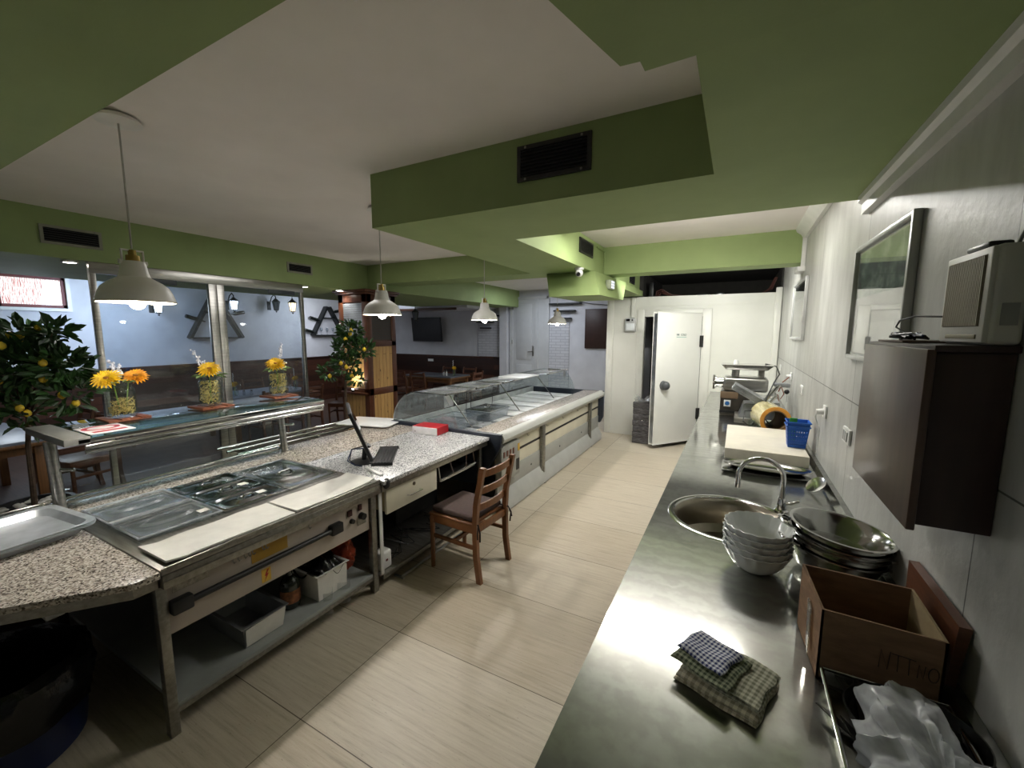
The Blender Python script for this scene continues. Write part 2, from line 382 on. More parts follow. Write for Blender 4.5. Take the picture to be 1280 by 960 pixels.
def dup(o, loc, rotz=None, label=None, group=None):
    r = o.copy(); C.objects.link(r); r.location = loc
    if rotz is not None: r.rotation_euler = (0, 0, rotz)
    if label: r['label'] = label
    if group: r['group'] = group
    for ch in kids(o):
        c = ch.copy(); C.objects.link(c); c.parent = r
        for g in kids(ch):
            d = g.copy(); C.objects.link(d); d.parent = c
    return r
def text(name, body, size, m, parent, loc, xdir, ydir, depth=.001, space=1):
    cu = bpy.data.curves.new(name, 'FONT'); cu.body = body; cu.size = size; cu.extrude = depth; cu.align_x = 'CENTER'; cu.align_y = 'CENTER'; cu.space_character = space
    t = bpy.data.objects.new(name, cu); C.objects.link(t)
    me = bpy.data.meshes.new_from_object(t.evaluated_get(bpy.context.evaluated_depsgraph_get()))
    bpy.data.objects.remove(t); me.name = name; me.materials.clear(); me.materials.append(m)
    x = Vector(xdir).normalized(); y = Vector(ydir).normalized(); z = x.cross(y)
    M4 = Matrix((x, y, z)).transposed().to_4x4(); M4.translation = Vector(loc)-root_loc(parent)
    me.transform(M4); o = bpy.data.objects.new(name, me); C.objects.link(o); o.parent = parent; return o

# ------------------------------------------------------------------ the room shell
ZC = 2.904; ZS = 2.554; XR = .56; YB = 9.7; XL = -9.9; YF = -2.5
struct('floor', B().box(-5.3, XR, YF, YB, -.06, 0), TILE)
struct('floor_dining', B().box(XL, -5.3, YF, YB, -.06, 0), DFLOOR)
struct('ceiling', B().box(XL, XR, YF, YB, ZC, ZC+.06), CEIL)
VOIDDARK = mat('void_shade', '#34322f', .85, var=.1)
struct('void_shade_sheets', B().box(-1.5, XR-.001, 5.63, YB-.001, ZC-.03, ZC-.002).box(-1.5, XR-.001, YB-.03, YB-.002, 2.45, ZC-.031).box(-2.05, -1.5, 7.62, YB-.002, 2.45, ZC-.031).box(XR-.02, XR-.001, 7.62, YB-.031, 2.45, ZC-.031), VOIDDARK)  # dark sheets added so the void over the cold room reads as shade
struct('wall_right', B().box(XR, XR+.12, YF, YB, 0, ZC), STONE)
struct('wall_front', B().box(XL, XR, YF-.12, YF, 0, ZC), WHITEW)
struct('wall_back', B().box(XL, XR, YB, YB+.12, 0, ZC), WHITEW)
# left wall with a hole for the high window
WY0, WY1, WZ0, WZ1 = 1.35, 2.72, 2.22, 2.72
b = B().box(XL-.12, XL, YF, WY0, 0, ZC).box(XL-.12, XL, WY1, YB, 0, ZC).box(XL-.12, XL, WY0, WY1, 0, WZ0).box(XL-.12, XL, WY0, WY1, WZ1, ZC)
struct('wall_left', b, WHITEW)
# green bulkheads and beams
struct('ceiling_bulkhead', B().box(-7.3, -5.3, YF, 4.95, 2.49, ZC).box(-7.3, -5.0, 4.96, YB, 2.49, ZC), GREEN)
struct('ceiling_beam', B().box(-5.3, -.43, YF, .64, ZS, ZC), GREEN)
struct('ceiling_beam', B().prism([(-1.2, YF), (XR, YF), (XR, 1.12), (-.245, 1.156), (-.248, 1.112), (-.295, 1.108), (-.369, .834), (-.70, -.4)], 2.50, 2.553), GREEN)
struct('ceiling_soffit', B().prism([(-2.25, 2.16), (-.137, 2.16), (-.137, YF), (XR, YF), (XR, 2.92), (-1.54, 2.92), (-1.54, 7.5), (-2.05, 7.5), (-2.25, 4.6)], ZS, ZC), GREEN)
struct('ceiling_drop', B().hexa([(-1.96, 4.56, 2.26), (-1.36, 4.56, 2.26), (-1.31, 5.42, 2.26), (-1.90, 5.42, 2.26)],
                                 [(-2.10, 4.80, ZS), (-1.50, 4.80, ZS), (-1.44, 6.1, ZS), (-2.0, 6.1, ZS)]), GREEN)
struct('ceiling_drop', B().box(-2.02, -1.48, 6.05, 7.5, 2.47, ZS), GREEN)
struct('ceiling_beam', B().box(-1.54, XR, 5.3, 5.62, 2.57, ZC), GREEN)
struct('ceiling_beam', B().box(-5.3, -2.25, 4.95, 5.42, 2.60, ZC), GREEN)
struct('ceiling_soffit', B().box(XL, -7.31, YF, 8.3, 2.74, ZC-.001), mat('pale_green_paint', '#b3bfa4', .75, var=.03))
struct('ceiling_soffit', B().box(-9.3, -5.7, 8.35, YB, 2.43, ZC-.002), WHITEW)
# white coving and conduit along the right wall
b = B().prism([(XR, 2.462), (XR, ZS), (XR-.05, ZS), (XR-.05, 2.525), (XR-.032, 2.512), (XR-.032, 2.462)], YF, 2.86, 'y')
struct('trim_1', b, WHITE)
struct('trim_2', B().prism([(XR, ZC-.10), (XR, ZC), (XR-.10, ZC), (XR-.09, ZC-.03), (XR-.05, ZC-.06), (XR-.03, ZC-.10)], 2.93, 5.29, 'y'), WHITE)
struct('trim_3', B().box(XR-.035, XR, 5.24, 5.295, 2.50, 2.82, .004).box(XR-.07, XR, 5.2, 5.45, 2.47, 2.52, .004), WHITE)
# wainscot
struct('wainscot_left', B().box(XL, XL+.035, YF, YB, 0, 1.15).box(XL, XL+.06, YF, YB, 1.15, 1.19, .006), WAINY)
struct('wainscot_back', B().box(XL+.06, -5.52, YB-.035, YB, 0, 1.15).box(XL+.06, -5.52, YB-.06, YB, 1.15, 1.19, .006), WAINX)
# back wall: white pillar, painted brick strips, double door
struct('pillar', B().box(-5.5, -5.28, YB-.16, YB, 0, 2.49), WHITEW)
def brickwall():
    m, nt, b = base('white_painted_brick'); t = node(nt, 'ShaderNodeTexCoord'); sep = node(nt, 'ShaderNodeSeparateXYZ'); nt.links.new(t.outputs['Object'], sep.inputs[0])
    com = node(nt, 'ShaderNodeCombineXYZ'); nt.links.new(sep.outputs['X'], com.inputs[0]); nt.links.new(sep.outputs['Z'], com.inputs[1])
    br = node(nt, 'ShaderNodeTexBrick'); nt.links.new(com.outputs[0], br.inputs['Vector']); br.inputs['Scale'].default_value = 1
    br.inputs['Row Height'].default_value = .07; br.inputs['Brick Width'].default_value = .24; br.inputs['Mortar Size'].default_value = .008
    br.inputs['Color1'].default_value = srgb('#c9cad0'); br.inputs['Color2'].default_value = srgb('#bfc0c6'); br.inputs['Mortar'].default_value = srgb('#a9aab2')
    nt.links.new(br.outputs['Color'], b.inputs['Base Color']); b.inputs['Roughness'].default_value = .8
    bump(nt, b, br.outputs['Fac'], -.8, .012); return m
BRICK = brickwall()
struct('trim_4', B().box(-6.25, -5.52, YB-.03, YB, 1.2, 2.42), BRICK)
struct('trim_5', B().box(-4.16, -3.62, YB-.03, YB, 0, 2.1), BRICK)
DOORW = mat('white_door_paint', '#c2c4c6', .5, var=.02)
d = struct('door_1', B().box(-5.24, -5.16, YB-.07, YB, 0, 2.74).box(-5.16, -4.16, YB-.07, YB, 2.68, 2.74).box(-4.52, -4.44, YB-.07, YB, 0, 2.68).box(-4.2, -4.14, YB-.07, YB, 0, 2.74)
            .box(-5.16, -4.52, YB-.04, YB, 0, 2.68).box(-4.44, -4.2, YB-.04, YB, 0, 2.68), DOORW)
obj('door_panel', B().box(-5.06, -4.62, YB-.052, YB-.04, 1.15, 2.56, .006).box(-5.06, -4.62, YB-.052, YB-.04, .15, 1.02, .006), DOORW, d)
obj('door_handle', B().box(-4.60, -4.56, YB-.055, YB-.04, 1.25, 1.5, .004).tube([(-4.58, YB-.05, 1.36), (-4.58, YB-.10, 1.36), (-4.70, YB-.10, 1.35)], .012), STEELD, d)
obj('door_hinge', B().cyl((-5.17, YB-.075, 1.55), (-5.17, YB-.075, 1.65), .012).cyl((-5.17, YB-.075, .3), (-5.17, YB-.075, .4), .012), STEELD, d)
# high window with a bamboo blind in the left wall
wn = struct('window_1', B().box(XL-.12, XL+.03, WY0-.05, WY0, WZ0-.05, WZ1+.05).box(XL-.12, XL+.03, WY1, WY1+.05, WZ0-.05, WZ1+.05).box(XL-.12, XL+.03, WY0, WY1, WZ0-.05, WZ0).box(XL-.12, XL+.03, WY0, WY1, WZ1, WZ1+.05), WHITE)
obj('window_sash', B().box(XL-.06, XL-.02, WY0, WY0+.04, WZ0, WZ1).box(XL-.06, XL-.02, WY1-.04, WY1, WZ0, WZ1).box(XL-.06, XL-.02, WY0, WY1, WZ0, WZ0+.05).box(XL-.06, XL-.02, WY0, WY1, WZ1-.04, WZ1).box(XL-.06, XL-.02, 1.98, 2.01, WZ0, WZ1), mat('red_brown_window_frame', '#6b2a24', .5), wn)
obj('window_pane', B().box(XL-.045, XL-.04, WY0+.04, WY1-.04, WZ0+.05, WZ1-.04), GLASS, wn)
def daylight():
    m, nt, b = base('bright_street_behind_blind'); v = coords(nt, (1, 40, 3))
    c = ramp(nt, noise(nt, v, 2.5, 4, .7), [(.36, '#7d2f2c'), (.46, '#d99a98'), (.56, '#ffffff')])
    nt.links.new(c, b.inputs['Base Color']); nt.links.new(c, b.inputs['Emission Color']); b.inputs['Emission Strength'].default_value = .75; return m
obj('window_blind', B().box(XL-.09, XL-.08, WY0, WY1, WZ0, WZ1), daylight(), wn)
# the white cold room at the back right
CY = 7.56
b = B().box(-2.07, -1.44, CY, CY+.09, 0, 2.44).box(-.52, XR-.001, CY, CY+.09, 0, 2.44).box(-1.44, -.52, CY, CY+.09, 2.12, 2.44).box(-2.07, -1.98, CY+.09, YB-.001, 0, 2.44)
b.box(-2.07, XR-.001, CY+.09, YB-.001, 2.36, 2.44)
struct('wall_cold_room', b, PANELW)
b = B().box(-2.08, XR-.08, CY-.012, CY-.001, 2.30, 2.46).box(.47, .552, CY-.06, CY-.001, 0, 2.53, .004).box(-2.10, -1.985, CY-.02, CY-.001, 0, 2.44, .004).box(-.62, -.608, CY-.008, CY-.001, 2.2, 2.3)
struct('trim_6', b, PANELW)
b = B().box(-1.56, -1.44, CY-.03, CY-.001, 0, 2.24, .005).box(-.52, -.38, CY-.03, CY-.001, 0, 2.24, .005).box(-1.44, -.52, CY-.03, CY-.001, 2.12, 2.24, .005)
struct('trim_7', b, PANELW)
struct('wall_cold_room_inside', B().box(-1.6, -.3, 9.2, 9.25, 0, 2.3).box(-.3, -.25, CY+.1, 9.2, 0, 2.3), mat('cold_room_inner_shade', '#2a2b2c', .7))  # sheets coloured dark to stand for the shade inside the cold room
# cold room door, standing ajar
hx, hy = -.53, CY-.05; lx, ly = -1.09, 6.78
dv = Vector((lx-hx, ly-hy, 0)); L = dv.length; dv.normalize(); nv = Vector((-dv.y, dv.x, 0))
if nv.y > 0: nv = -nv
M = Matrix(((dv.x, -nv.x, 0, hx), (dv.y, -nv.y, 0, hy), (0, 0, 1, 0), (0, 0, 0, 1)))
def lp(u, v, z): return M @ Vector((u, v, z))      # u along the leaf, v into the leaf from the face
DOORP = mat('white_insulated_door', '#e6e6e0', .3, var=.015, scale=2)
door = obj('door_2', B().box(0, L, 0, .09, .07, 2.16, .01, m=M), DOORP, None, (hx, hy, 0)); door['kind'] = 'structure'
obj('door_edge_strip', B().box(L-.002, L+.004, .005, .085, .09, 2.14, .001, m=M), ALU, door)
obj('door_seal', B().box(.02, L-.02, .02, .08, .045, .071, .004, m=M), BLACK, door)
obj('door_handle', B().tube([lp(L-.16, -.0, 1.02), lp(L-.16, -.05, 1.02)], [.075, .07], 24).ball(lp(L-.16, -.052, 1.02), (.07, .05, .07)), mat('dark_grey_handle', '#4a4d50', .35, var=.06), door)
obj('door_hinge', B().box(-.03, .02, -.025, 0, 1.62, 1.80, .004, m=M), BLACK, door)
obj('door_hinge', B().box(-.03, .02, -.025, 0, .42, .60, .004, m=M), BLACK, door)
text('door_lettering', 'MR  COLD', .045, mat('dark_green_print', '#2e5a52', .5), door, lp(L*.46, -.0015, 1.815), -dv, (0, 0, 1))
obj('door_underline', B().box(L*.46-.105, L*.46+.105, -.0015, .0, 1.775, 1.785, m=M), mat('pale_green_print', '#8fb5aa', .5), door)

# ------------------------------------------------------------------ fittings on ceiling and walls
def vent(label, c, w, h, axis, frame, face, n=6, group='air vents in the green bulkheads'):
    t = thing('air_vent', label, 'air vent', c, group)
    def bx(bb, u0, u1, d0, d1, z0, z1, bev=0):
        if axis == 'y': bb.box(c[0]+u0, c[0]+u1, c[1]-d1 if face < 0 else c[1]+d0, c[1]-d0 if face < 0 else c[1]+d1, c[2]+z0, c[2]+z1, bev)
        else: bb.box(c[0]+d0 if face > 0 else c[0]-d1, c[0]+d1 if face > 0 else c[0]-d0, c[1]+u0, c[1]+u1, c[2]+z0, c[2]+z1, bev)
    fr = B(); k = .022
    bx(fr, -w/2, w/2, .001, .014, -h/2, -h/2+k); bx(fr, -w/2, w/2, .001, .014, h/2-k, h/2); bx(fr, -w/2, -w/2+k, .001, .014, -h/2+k, h/2-k); bx(fr, w/2-k, w/2, .001, .014, -h/2+k, h/2-k)
    obj('frame', fr, frame, t)
    bk = B(); bx(bk, -w/2+k, w/2-k, .001, .003, -h/2+k, h/2-k); obj('backing', bk, mat('vent_dark_inside', '#060606', .9), t)
    for i in range(n):
        z = -h/2+k+(i+.5)*(h-2*k)/n; sl = B(); bx(sl, -w/2+k, w/2-k, .003, .012, z-.002, z+.003); obj('slat', sl, mat('vent_slat_black', '#17181a', .4) if frame != WHITE else mat('vent_slat_grey', '#2c2d2b', .5), t)
    sc = B()
    for u in (-w*.38, w*.38):
        for z in (-h/2+k/2, h/2-k/2): bx(sc, u-.006, u+.006, .014, .017, z-.006, z+.006, .002)
    obj('screws', sc, STEELD, t)
VF = mat('vent_pale_frame', '#8f907f', .5)
vent('large black vent in the near face of the central green beam', (-.915, 2.16, 2.762), .42, .185, 'y', BLACK, -1, 8)
vent('black vent in the green recess face above the dome camera', (-1.54, 4.59, 2.777), .46, .155, 'x', BLACK, 1, 7)
vent('small black vent in the green face above the cold room corner', (-1.54, 6.9, 2.70), .34, .16, 'x', BLACK, 1, 5)
vent('grey-framed vent in the left bulkhead above the first spotlight', (-5.3, 1.54, 2.68), .40, .16, 'x', VF, 1, 6)
vent('grey-framed vent in the left bulkhead right of the glass partition middle', (-5.3, 3.76, 2.70), .37, .135, 'x', VF, 1, 6)
def downlight(x, y, label):
    t = thing('downlight', label, 'spotlight', (x, y, 2.47), 'recessed spotlights in the left bulkhead')
    obj('bezel', B().lathe([(.058, .0), (.06, .0205), (.042, .0205), (.042, .0), (.058, .0)], (x, y, 2.47), 24), WHITE, t)
    obj('bulb', B().lathe([(0, .004), (.038, .006), (.042, .0205), (0, .0205)], (x, y, 2.47), 20), BULB, t)
downlight(*SPOTS[0], 'recessed spotlight under the green bulkhead near the blind window')
downlight(*SPOTS[1], 'recessed spotlight under the green bulkhead at the right end of the glass partition')
downlight(*SPOTS[2], 'recessed spotlight under the green bulkhead closest to the wooden column')
def pendant(x, y, ztop, label):
    t = thing('pendant_lamp', label, 'pendant lamp', (x, y, 2.0), 'white enamel pendant lamps over the counter')
    z = 2.0
    obj('canopy', B().lathe([(0, 0), (.06, 0), (.085, -.012), (.095, -.03) if ztop > 2.8 else (.09, -.02), (.06, -.036), (0, -.036)][::-1], (x, y, ztop), 32), ENAM, t)
    obj('cord', B().cyl((x, y, ztop-.03), (x, y, z+.27), .0045, n=8), mat('white_cord', '#b5b2aa', .6), t)
    pr = [(.163, 0), (.160, .012), (.150, .045), (.135, .075), (.11, .098), (.085, .113), (.066, .125), (.058, .150), (.052, .19), (.046, .205), (.028, .207)]
    inn = [(r-.004, zz) for r, zz in pr[::-1]]; inn[-1] = (.159, .0); inn[0] = (.028, .202)
    obj('shade', B().lathe(pr+inn+[(.163, 0)], (x, y, z), 40), ENAM, t)
    obj('shade_rim', B().lathe([(.164, -.003), (.166, .003), (.160, .004), (.158, -.003), (.164, -.003)], (x, y, z), 40), mat('cream_rim', '#d8cdb2', .4), t)
    obj('neck', B().cyl((x, y, z+.20), (x, y, z+.235), .03, .028).cyl((x, y, z+.235), (x, y, z+.262), .017), BRASS, t)
    obj('bracket', B().box(x-.006, x+.006, y-.048, y-.040, z+.185, z+.262, .002).box(x-.006, x+.006, y+.040, y+.048, z+.185, z+.262, .002).box(x-.006, x+.006, y-.048, y+.048, z+.256, z+.264, .002)
        .cyl((x, y-.058, z+.20), (x, y-.046, z+.20), .012, n=10).cyl((x, y+.046, z+.20), (x, y+.058, z+.20), .012, n=10), ENAM, t)
    obj('bulb', B().ball((x, y, z-.004), (.034, .034, .034), 16, 10).cyl((x, y, z+.03), (x, y, z+.10), .02, .015), BULB, t)
    return t
pendant(*PENDANTS[0], ZC, 'nearest white pendant lamp, hanging above the flower jars')
pendant(*PENDANTS[1], ZC, 'white pendant lamp hanging in front of the wooden column')
pendant(*PENDANTS[2], ZC, 'white pendant lamp hanging left of the tall white door')
pendant(*PENDANTS[3], ZC, 'smallest and farthest white pendant lamp, in front of the black wall shelves')
def tube_lamp(x, y, label):
    t = thing('tube_lamp', label, 'ceiling lamp', (x, y, 2.84))
    obj('housing', B().box(x-.78, x+.78, y-.045, y+.045, 2.855, ZC-.001, .006), WHITE, t)
    obj('tube', B().cyl((x-.74, y, 2.83), (x+.74, y, 2.83), .016, n=14), BULB, t)
    obj('end_cap', B().box(x-.78, x-.74, y-.025, y+.025, 2.805, 2.856, .004), WHITE, t); obj('end_cap', B().box(x+.74, x+.78, y-.025, y+.025, 2.805, 2.856, .004), WHITE, t)
tube_lamp(-.55, 3.9, 'white tube lamp on the ceiling behind the central green beam')
t = thing('batten_lamp', 'white batten lamp on the back face of the far green beam', 'ceiling lamp', (-.45, 5.66, 2.66))
obj('housing', B().box(-1.17, .27, 5.621, 5.68, 2.66, 2.72, .006), WHITE, t)
obj('tube', B().cyl((-1.15, 5.66, 2.655), (.25, 5.66, 2.655), .013, n=12), BULB, t)
# dome camera, emergency light, conduit, cold room controller
t = thing('security_camera', 'white dome security camera under the green soffit', 'security camera', (-1.58, 4.50, 2.50))
obj('base', B().lathe([(0, .053), (.05, .053), (.05, .035), (.042, .03), (0, .03)], (-1.58, 4.50, 2.50), 24), WHITE, t)
obj('eyeball', B().ball((-1.58, 4.50, 2.50), .043, 20, 12), WHITE, t)
obj('lens', B().cyl((-1.578, 4.472, 2.486), (-1.577, 4.452, 2.478), .024, .02, 20), BLACKG, t)
t = thing('emergency_light', 'small square emergency light with glowing cells on the green drop', 'emergency light', (-1.38, 5.05, 2.40))
obj('body', B().box(-1.42, -1.352, 4.98, 5.14, 2.36, 2.47, .01), mat('grey_green_casing', '#8d9480', .4), t)
cells = B()
for i in range(3):
    for j in range(3): cells.box(-1.352, -1.347, 4.995+i*.046, 5.03+i*.046, 2.372+j*.031, 2.396+j*.031, .002)
obj('led_cells', cells, mat('lit_led_cells', '#e8ecff', .4, emit='#dfe6ff', es=.35), t)
tag(obj('green_conduit', B().tube([(-1.525, 4.95, 2.85), (-1.525, 5.28, 2.85), (-1.525, 5.28, 2.56), (-1.50, 5.40, 2.54)], .009), GREEN), 'thin green painted conduit beside the recess vent', 'conduit')
t = thing('cold_room_controller', 'grey control box with dark display on the cold room wall', 'control box', (-1.66, CY-.02, 1.93))
obj('housing', B().box(-1.765, -1.58, CY-.075, CY-.022, 1.87, 2.10, .01), mat('pale_grey_casing', '#b4b6b6', .35), t)
obj('display', B().box(-1.745, -1.68, CY-.078, CY-.074, 2.045, 2.085, .002), BLACKG, t)
obj('button', B().box(-1.65, -1.625, CY-.078, CY-.074, 2.05, 2.08, .002), BLACK, t)
obj('wiring_label', B().box(-1.745, -1.60, CY-.077, CY-.074, 1.89, 2.01, .001), mat('silvery_label', '#dfe3e6', .3), t)
tag(obj('cable_duct', B().box(-1.665, -1.605, CY-.06, CY-.021, 2.105, 2.46, .004), PANELW), 'white cable duct above the cold room control box', 'cable duct')
# pipes and clutter on the cold room roof
t = thing('refrigeration_pipes', 'reddish refrigeration pipes on top of the cold room', 'pipes', (-.3, 8, 2.45))
for k in range(3):
    obj('pipe', B().tube([(-1.3+.03*k, 7.72, 2.46), (-1.29+.03*k, 7.73, 2.56-.02*k), (-1.22, 7.8, 2.60-.03*k), (-1.05, 7.85+.04*k, 2.50-.01*k), (-.7, 7.9+.04*k, 2.47)], .010), mat('reddish_pipe', '#4a241b', .5), t)
    obj('pipe', B().tube([(.05, 7.9+.03*k, 2.465), (.3, 7.9+.03*k, 2.475), (.40+.02*k, 7.9, 2.55), (.47+.012*k, 7.88, 2.72)], .010), mat('reddish_pipe', '#4a241b', .5), t)
tag(obj('junction_box', B().box(-1.42, -1.34, 7.7, 7.9, 2.445, 2.72, .01), BLACK), 'black junction box on the left of the cold room roof', 'junction box')
tag(obj('foil_bundle', B().ball((-.55, 7.75, 2.475), (.11, .06, .03)).ball((-.3, 7.78, 2.48), (.07, .05, .035)), ALU), 'silver foil bundle lying on the cold room roof', 'foil')
# wrapped stack behind the cold room door
t = thing('wrapped_crate_stack', 'stack of dark crates in shiny wrap behind the open cold room door', 'wrapped stack', (-1.3, 7.25, 0))
WRAP = mat('dark_stretch_wrap', '#39373a', .16, var=.6, scale=7, sc=(2, 2, 12), bp=1, bs=14, coat=.6)
for k in range(7): obj('crate', B().box(-1.47+rnd.uniform(-.006, .006), -1.06, 7.02, 7.40, .003+k*.1, .1025+k*.1, .010), WRAP, t)
obj('loose_wrap', B().grid(9, 9, lambda u, v: (-1.46+.4*u, 7.02+.38*v, .715+.05*math.sin(9*u+3*v)+.04*math.cos(13*v))), BAG, t)
# wall sockets
def socket(y, z, label, w=.09, kind=0):
    t = thing('wall_socket', label, 'wall socket', (XR, y, z), 'white sockets and switches on the right wall')
    obj('plate', B().box(XR-.014, XR-.0005, y-w/2, y+w/2, z-.042, z+.042, .005), WHITE, t)
    if kind == 1:
        obj('plug', B().cyl((XR-.012, y, z), (XR-.055, y, z-.004), .022, .018), WHITE, t); obj('cable', B().tube([(XR-.05, y, z), (XR-.06, y, z-.04), (XR-.03, y, z-.12), (XR-.03, y+.02, z-.3)], .004), WHITE, t)
    elif kind == 2:
        for k in (-1, 0, 1): obj('rocker', B().box(XR-.02, XR-.013, y+k*.036-.014, y+k*.036+.014, z-.026, z+.026, .003), mat('pale_grey_rocker', '#b8b8b6', .4), t)
    else:
        obj('insert', B().lathe([(.026, 0), (.026, .006), (.02, .006), (.018, 0)], (0, 0, 0), 20).box(-.0, .001, 0, .001, 0, .001), WHITE, t) if 0 else obj('insert', B().box(XR-.018, XR-.013, y-.028, y+.028, z-.026, z+.026, .004), mat('pale_grey_rocker', '#b8b8b6', .4), t)
socket(2.80, 1.30, 'triple white switch plate beside the brown wall cabinet', .15, 2)
socket(3.46, 1.32, 'white socket with a plug in it above the blue basket', .09, 1)
socket(4.66, 1.325, 'white double socket on the wall above the cling film roll', .13)
socket(5.55, 1.37, 'white socket with a plug in it above the slicer', .09, 1)
socket(6.9, 1.37, 'farthest white socket, near the cold room corner', .09)
# framed pictures
def picture(y0, y1, z0, z1, label, lw=.022):
    t = thing('framed_picture', label, 'picture', (XR, (y0+y1)/2, z0))
    obj('frame', B().box(XR-.03, XR-.001, y0, y0+lw, z0, z1, .004).box(XR-.03, XR-.001, y1-lw, y1, z0, z1, .004).box(XR-.03, XR-.001, y0+lw, y1-lw, z0, z0+lw, .004).box(XR-.03, XR-.001, y0+lw, y1-lw, z1-lw, z1, .004), mat('silver_frame', '#b9bab8', .35, .3), t)
    obj('mount', B().box(XR-.012, XR-.002, y0+lw, y1-lw, z0+lw, z1-lw), mat('pale_picture_mount', '#b3b5b1', .6), t)
    return t
t = picture(2.06, 2.92, 1.715, 2.295, 'large framed picture above the brown cabinet, its glass mirroring the green ceiling')
m, nt, bb = base('painted_room_reflection'); v = coords(nt, (1, 2, 3)); 
nt.links.new(ramp(nt, noise(nt, v, 3.2, 5), [(.35, '#1e2b26'), (.5, '#4a6a55'), (.66, '#9fb3a6')]), bb.inputs['Base Color']); bb.inputs['Roughness'].default_value = .6
obj('print', B().box(XR-.0135, XR-.0118, 2.10, 2.88, 2.03, 2.255), m, t)  # coloured like the green room mirrored in the picture glass
obj('door_reflection_patch', B().box(XR-.0135, XR-.0118, 2.2, 2.6, 1.78, 1.90), mat('pale_door_reflection', '#c8cac6', .6), t)  # pale patch painted for the mirrored cold room door
obj('pane', B().box(XR-.018, XR-.016, 2.095, 2.885, 1.75, 2.26), glass('picture_glass', '#ffffff', 1.6), t)
t = picture(4.84, 5.84, 1.78, 2.385, 'small white-framed picture near the cold room, beyond the large one', .02)
obj('print', B().box(XR-.0135, XR-.0118, 4.95, 5.75, 2.2, 2.34), mat('dark_green_reflection_band', '#3c463f', .6), t)  # band painted dark green for the room mirrored in this glass
obj('pane', B().box(XR-.018, XR-.016, 4.87, 5.81, 1.81, 2.355), glass('picture_glass', '#ffffff', 1.6), t)

# ------------------------------------------------------------------ right side: stainless worktops
XW = -.335; ZW = .90
def worktop(y0, y1, label, hole=None, legs=True):
    t = thing('worktop', label, 'worktop', (.1, (y0+y1)/2, 0), 'stainless steel worktops along the right wall')
    g = .002; b = B(); xs = .52
    if hole:
        cx, cy, r = hole; n = 48
        out = []; inn = []
        for i in range(n):
            a = 2*PI*i/n; ca, sa = math.cos(a), math.sin(a)
            k = min(((xs-cx) if ca > 0 else (cx-XW))/max(abs(ca), 1e-6), ((y1-g-cy) if sa > 0 else (cy-y0-g))/max(abs(sa), 1e-6))
            out.append((cx+ca*k, cy+sa*k)); inn.append((cx+ca*r, cy+sa*r))
        # snap four corners
        for qx, qy in ((xs, y1-g), (XW, y1-g), (xs, y0+g), (XW, y0+g)):
            j = min(range(n), key=lambda i: (out[i][0]-qx)**2+(out[i][1]-qy)**2); out[j] = (qx, qy)
        for z in (ZW, ZW-.004):
            vo = [b.bm.verts.new((*p, z)) for p in out]; vi = [b.bm.verts.new((*p, z)) for p in inn]
            for i in range(n): b.bm.faces.new((vo[i], vo[(i+1) % n], vi[(i+1) % n], vi[i]))
    else: b.box(XW, xs, y0+g, y1-g, ZW-.004, ZW)
    b.box(XW-.001, XW+.004, y0+g, y1-g, ZW-.045, ZW-.0005).box(XW, xs, y0+g, y0+g+.003, ZW-.04, ZW-.004).box(XW, xs, y1-g-.003, y1-g, ZW-.04, ZW-.004)
    obj('top', b, STEELTOP, t)
    obj('upstand', B().prism([(xs, ZW), (xs+.012, ZW+.05), (XR-.001, ZW+.05), (XR-.001, ZW-.01), (xs, ZW-.01)], y0+g, y1-g, 'y'), STEELTOP, t)
    for lx_ in (XW+.06, .48):
        for ly_ in (y0+.05, y1-.05): obj('leg', B().box(lx_-.02, lx_+.02, ly_-.02, ly_+.02, 0.0, ZW-.004, .003), STEELD, t)
    obj('undershelf', B().box(XW+.05, .5, y0+.04, y1-.04, .22, .245, .003), STEELD, t)
    obj('apron', B().box(XW+.05, XW+.07, y0+.07, y1-.07, ZW-.11, ZW-.004, .002), STEELD, t)
    return t
worktop(-.6, 1.95, 'nearest stainless worktop, with the folded cloths and cardboard box on it')
wt = worktop(1.95, 3.43, 'middle stainless worktop with a round sink let into it', (.03, 2.35, .285))
sk = obj('sink_basin', B().lathe([(.285, -.001), (.275, -.012), (.262, -.03), (.258, -.15), (.22, -.185), (.04, -.195), (0, -.197), (0, -.201), (.22, -.19), (.264, -.15), (.268, -.03), (.285, -.006), (.285, -.001)], (.03, 2.35, ZW), 56), mat('satin_sink_steel', '#a39c8e', .32, 1, var=.05), wt)
obj('sink_rim', B().lathe([(.276, -.004), (.282, .004), (.296, .006), (.308, .002), (.312, -.001), (.276, -.004)], (.03, 2.35, ZW), 64), STEELP, sk)
obj('drain', B().lathe([(0, -.19), (.035, -.19), (.042, -.187), (.045, -.192)], (.03, 2.35, ZW), 24), CHROME, sk)
worktop(3.43, 7.48, 'farthest stainless worktop, under the slicer and the meat grinder')
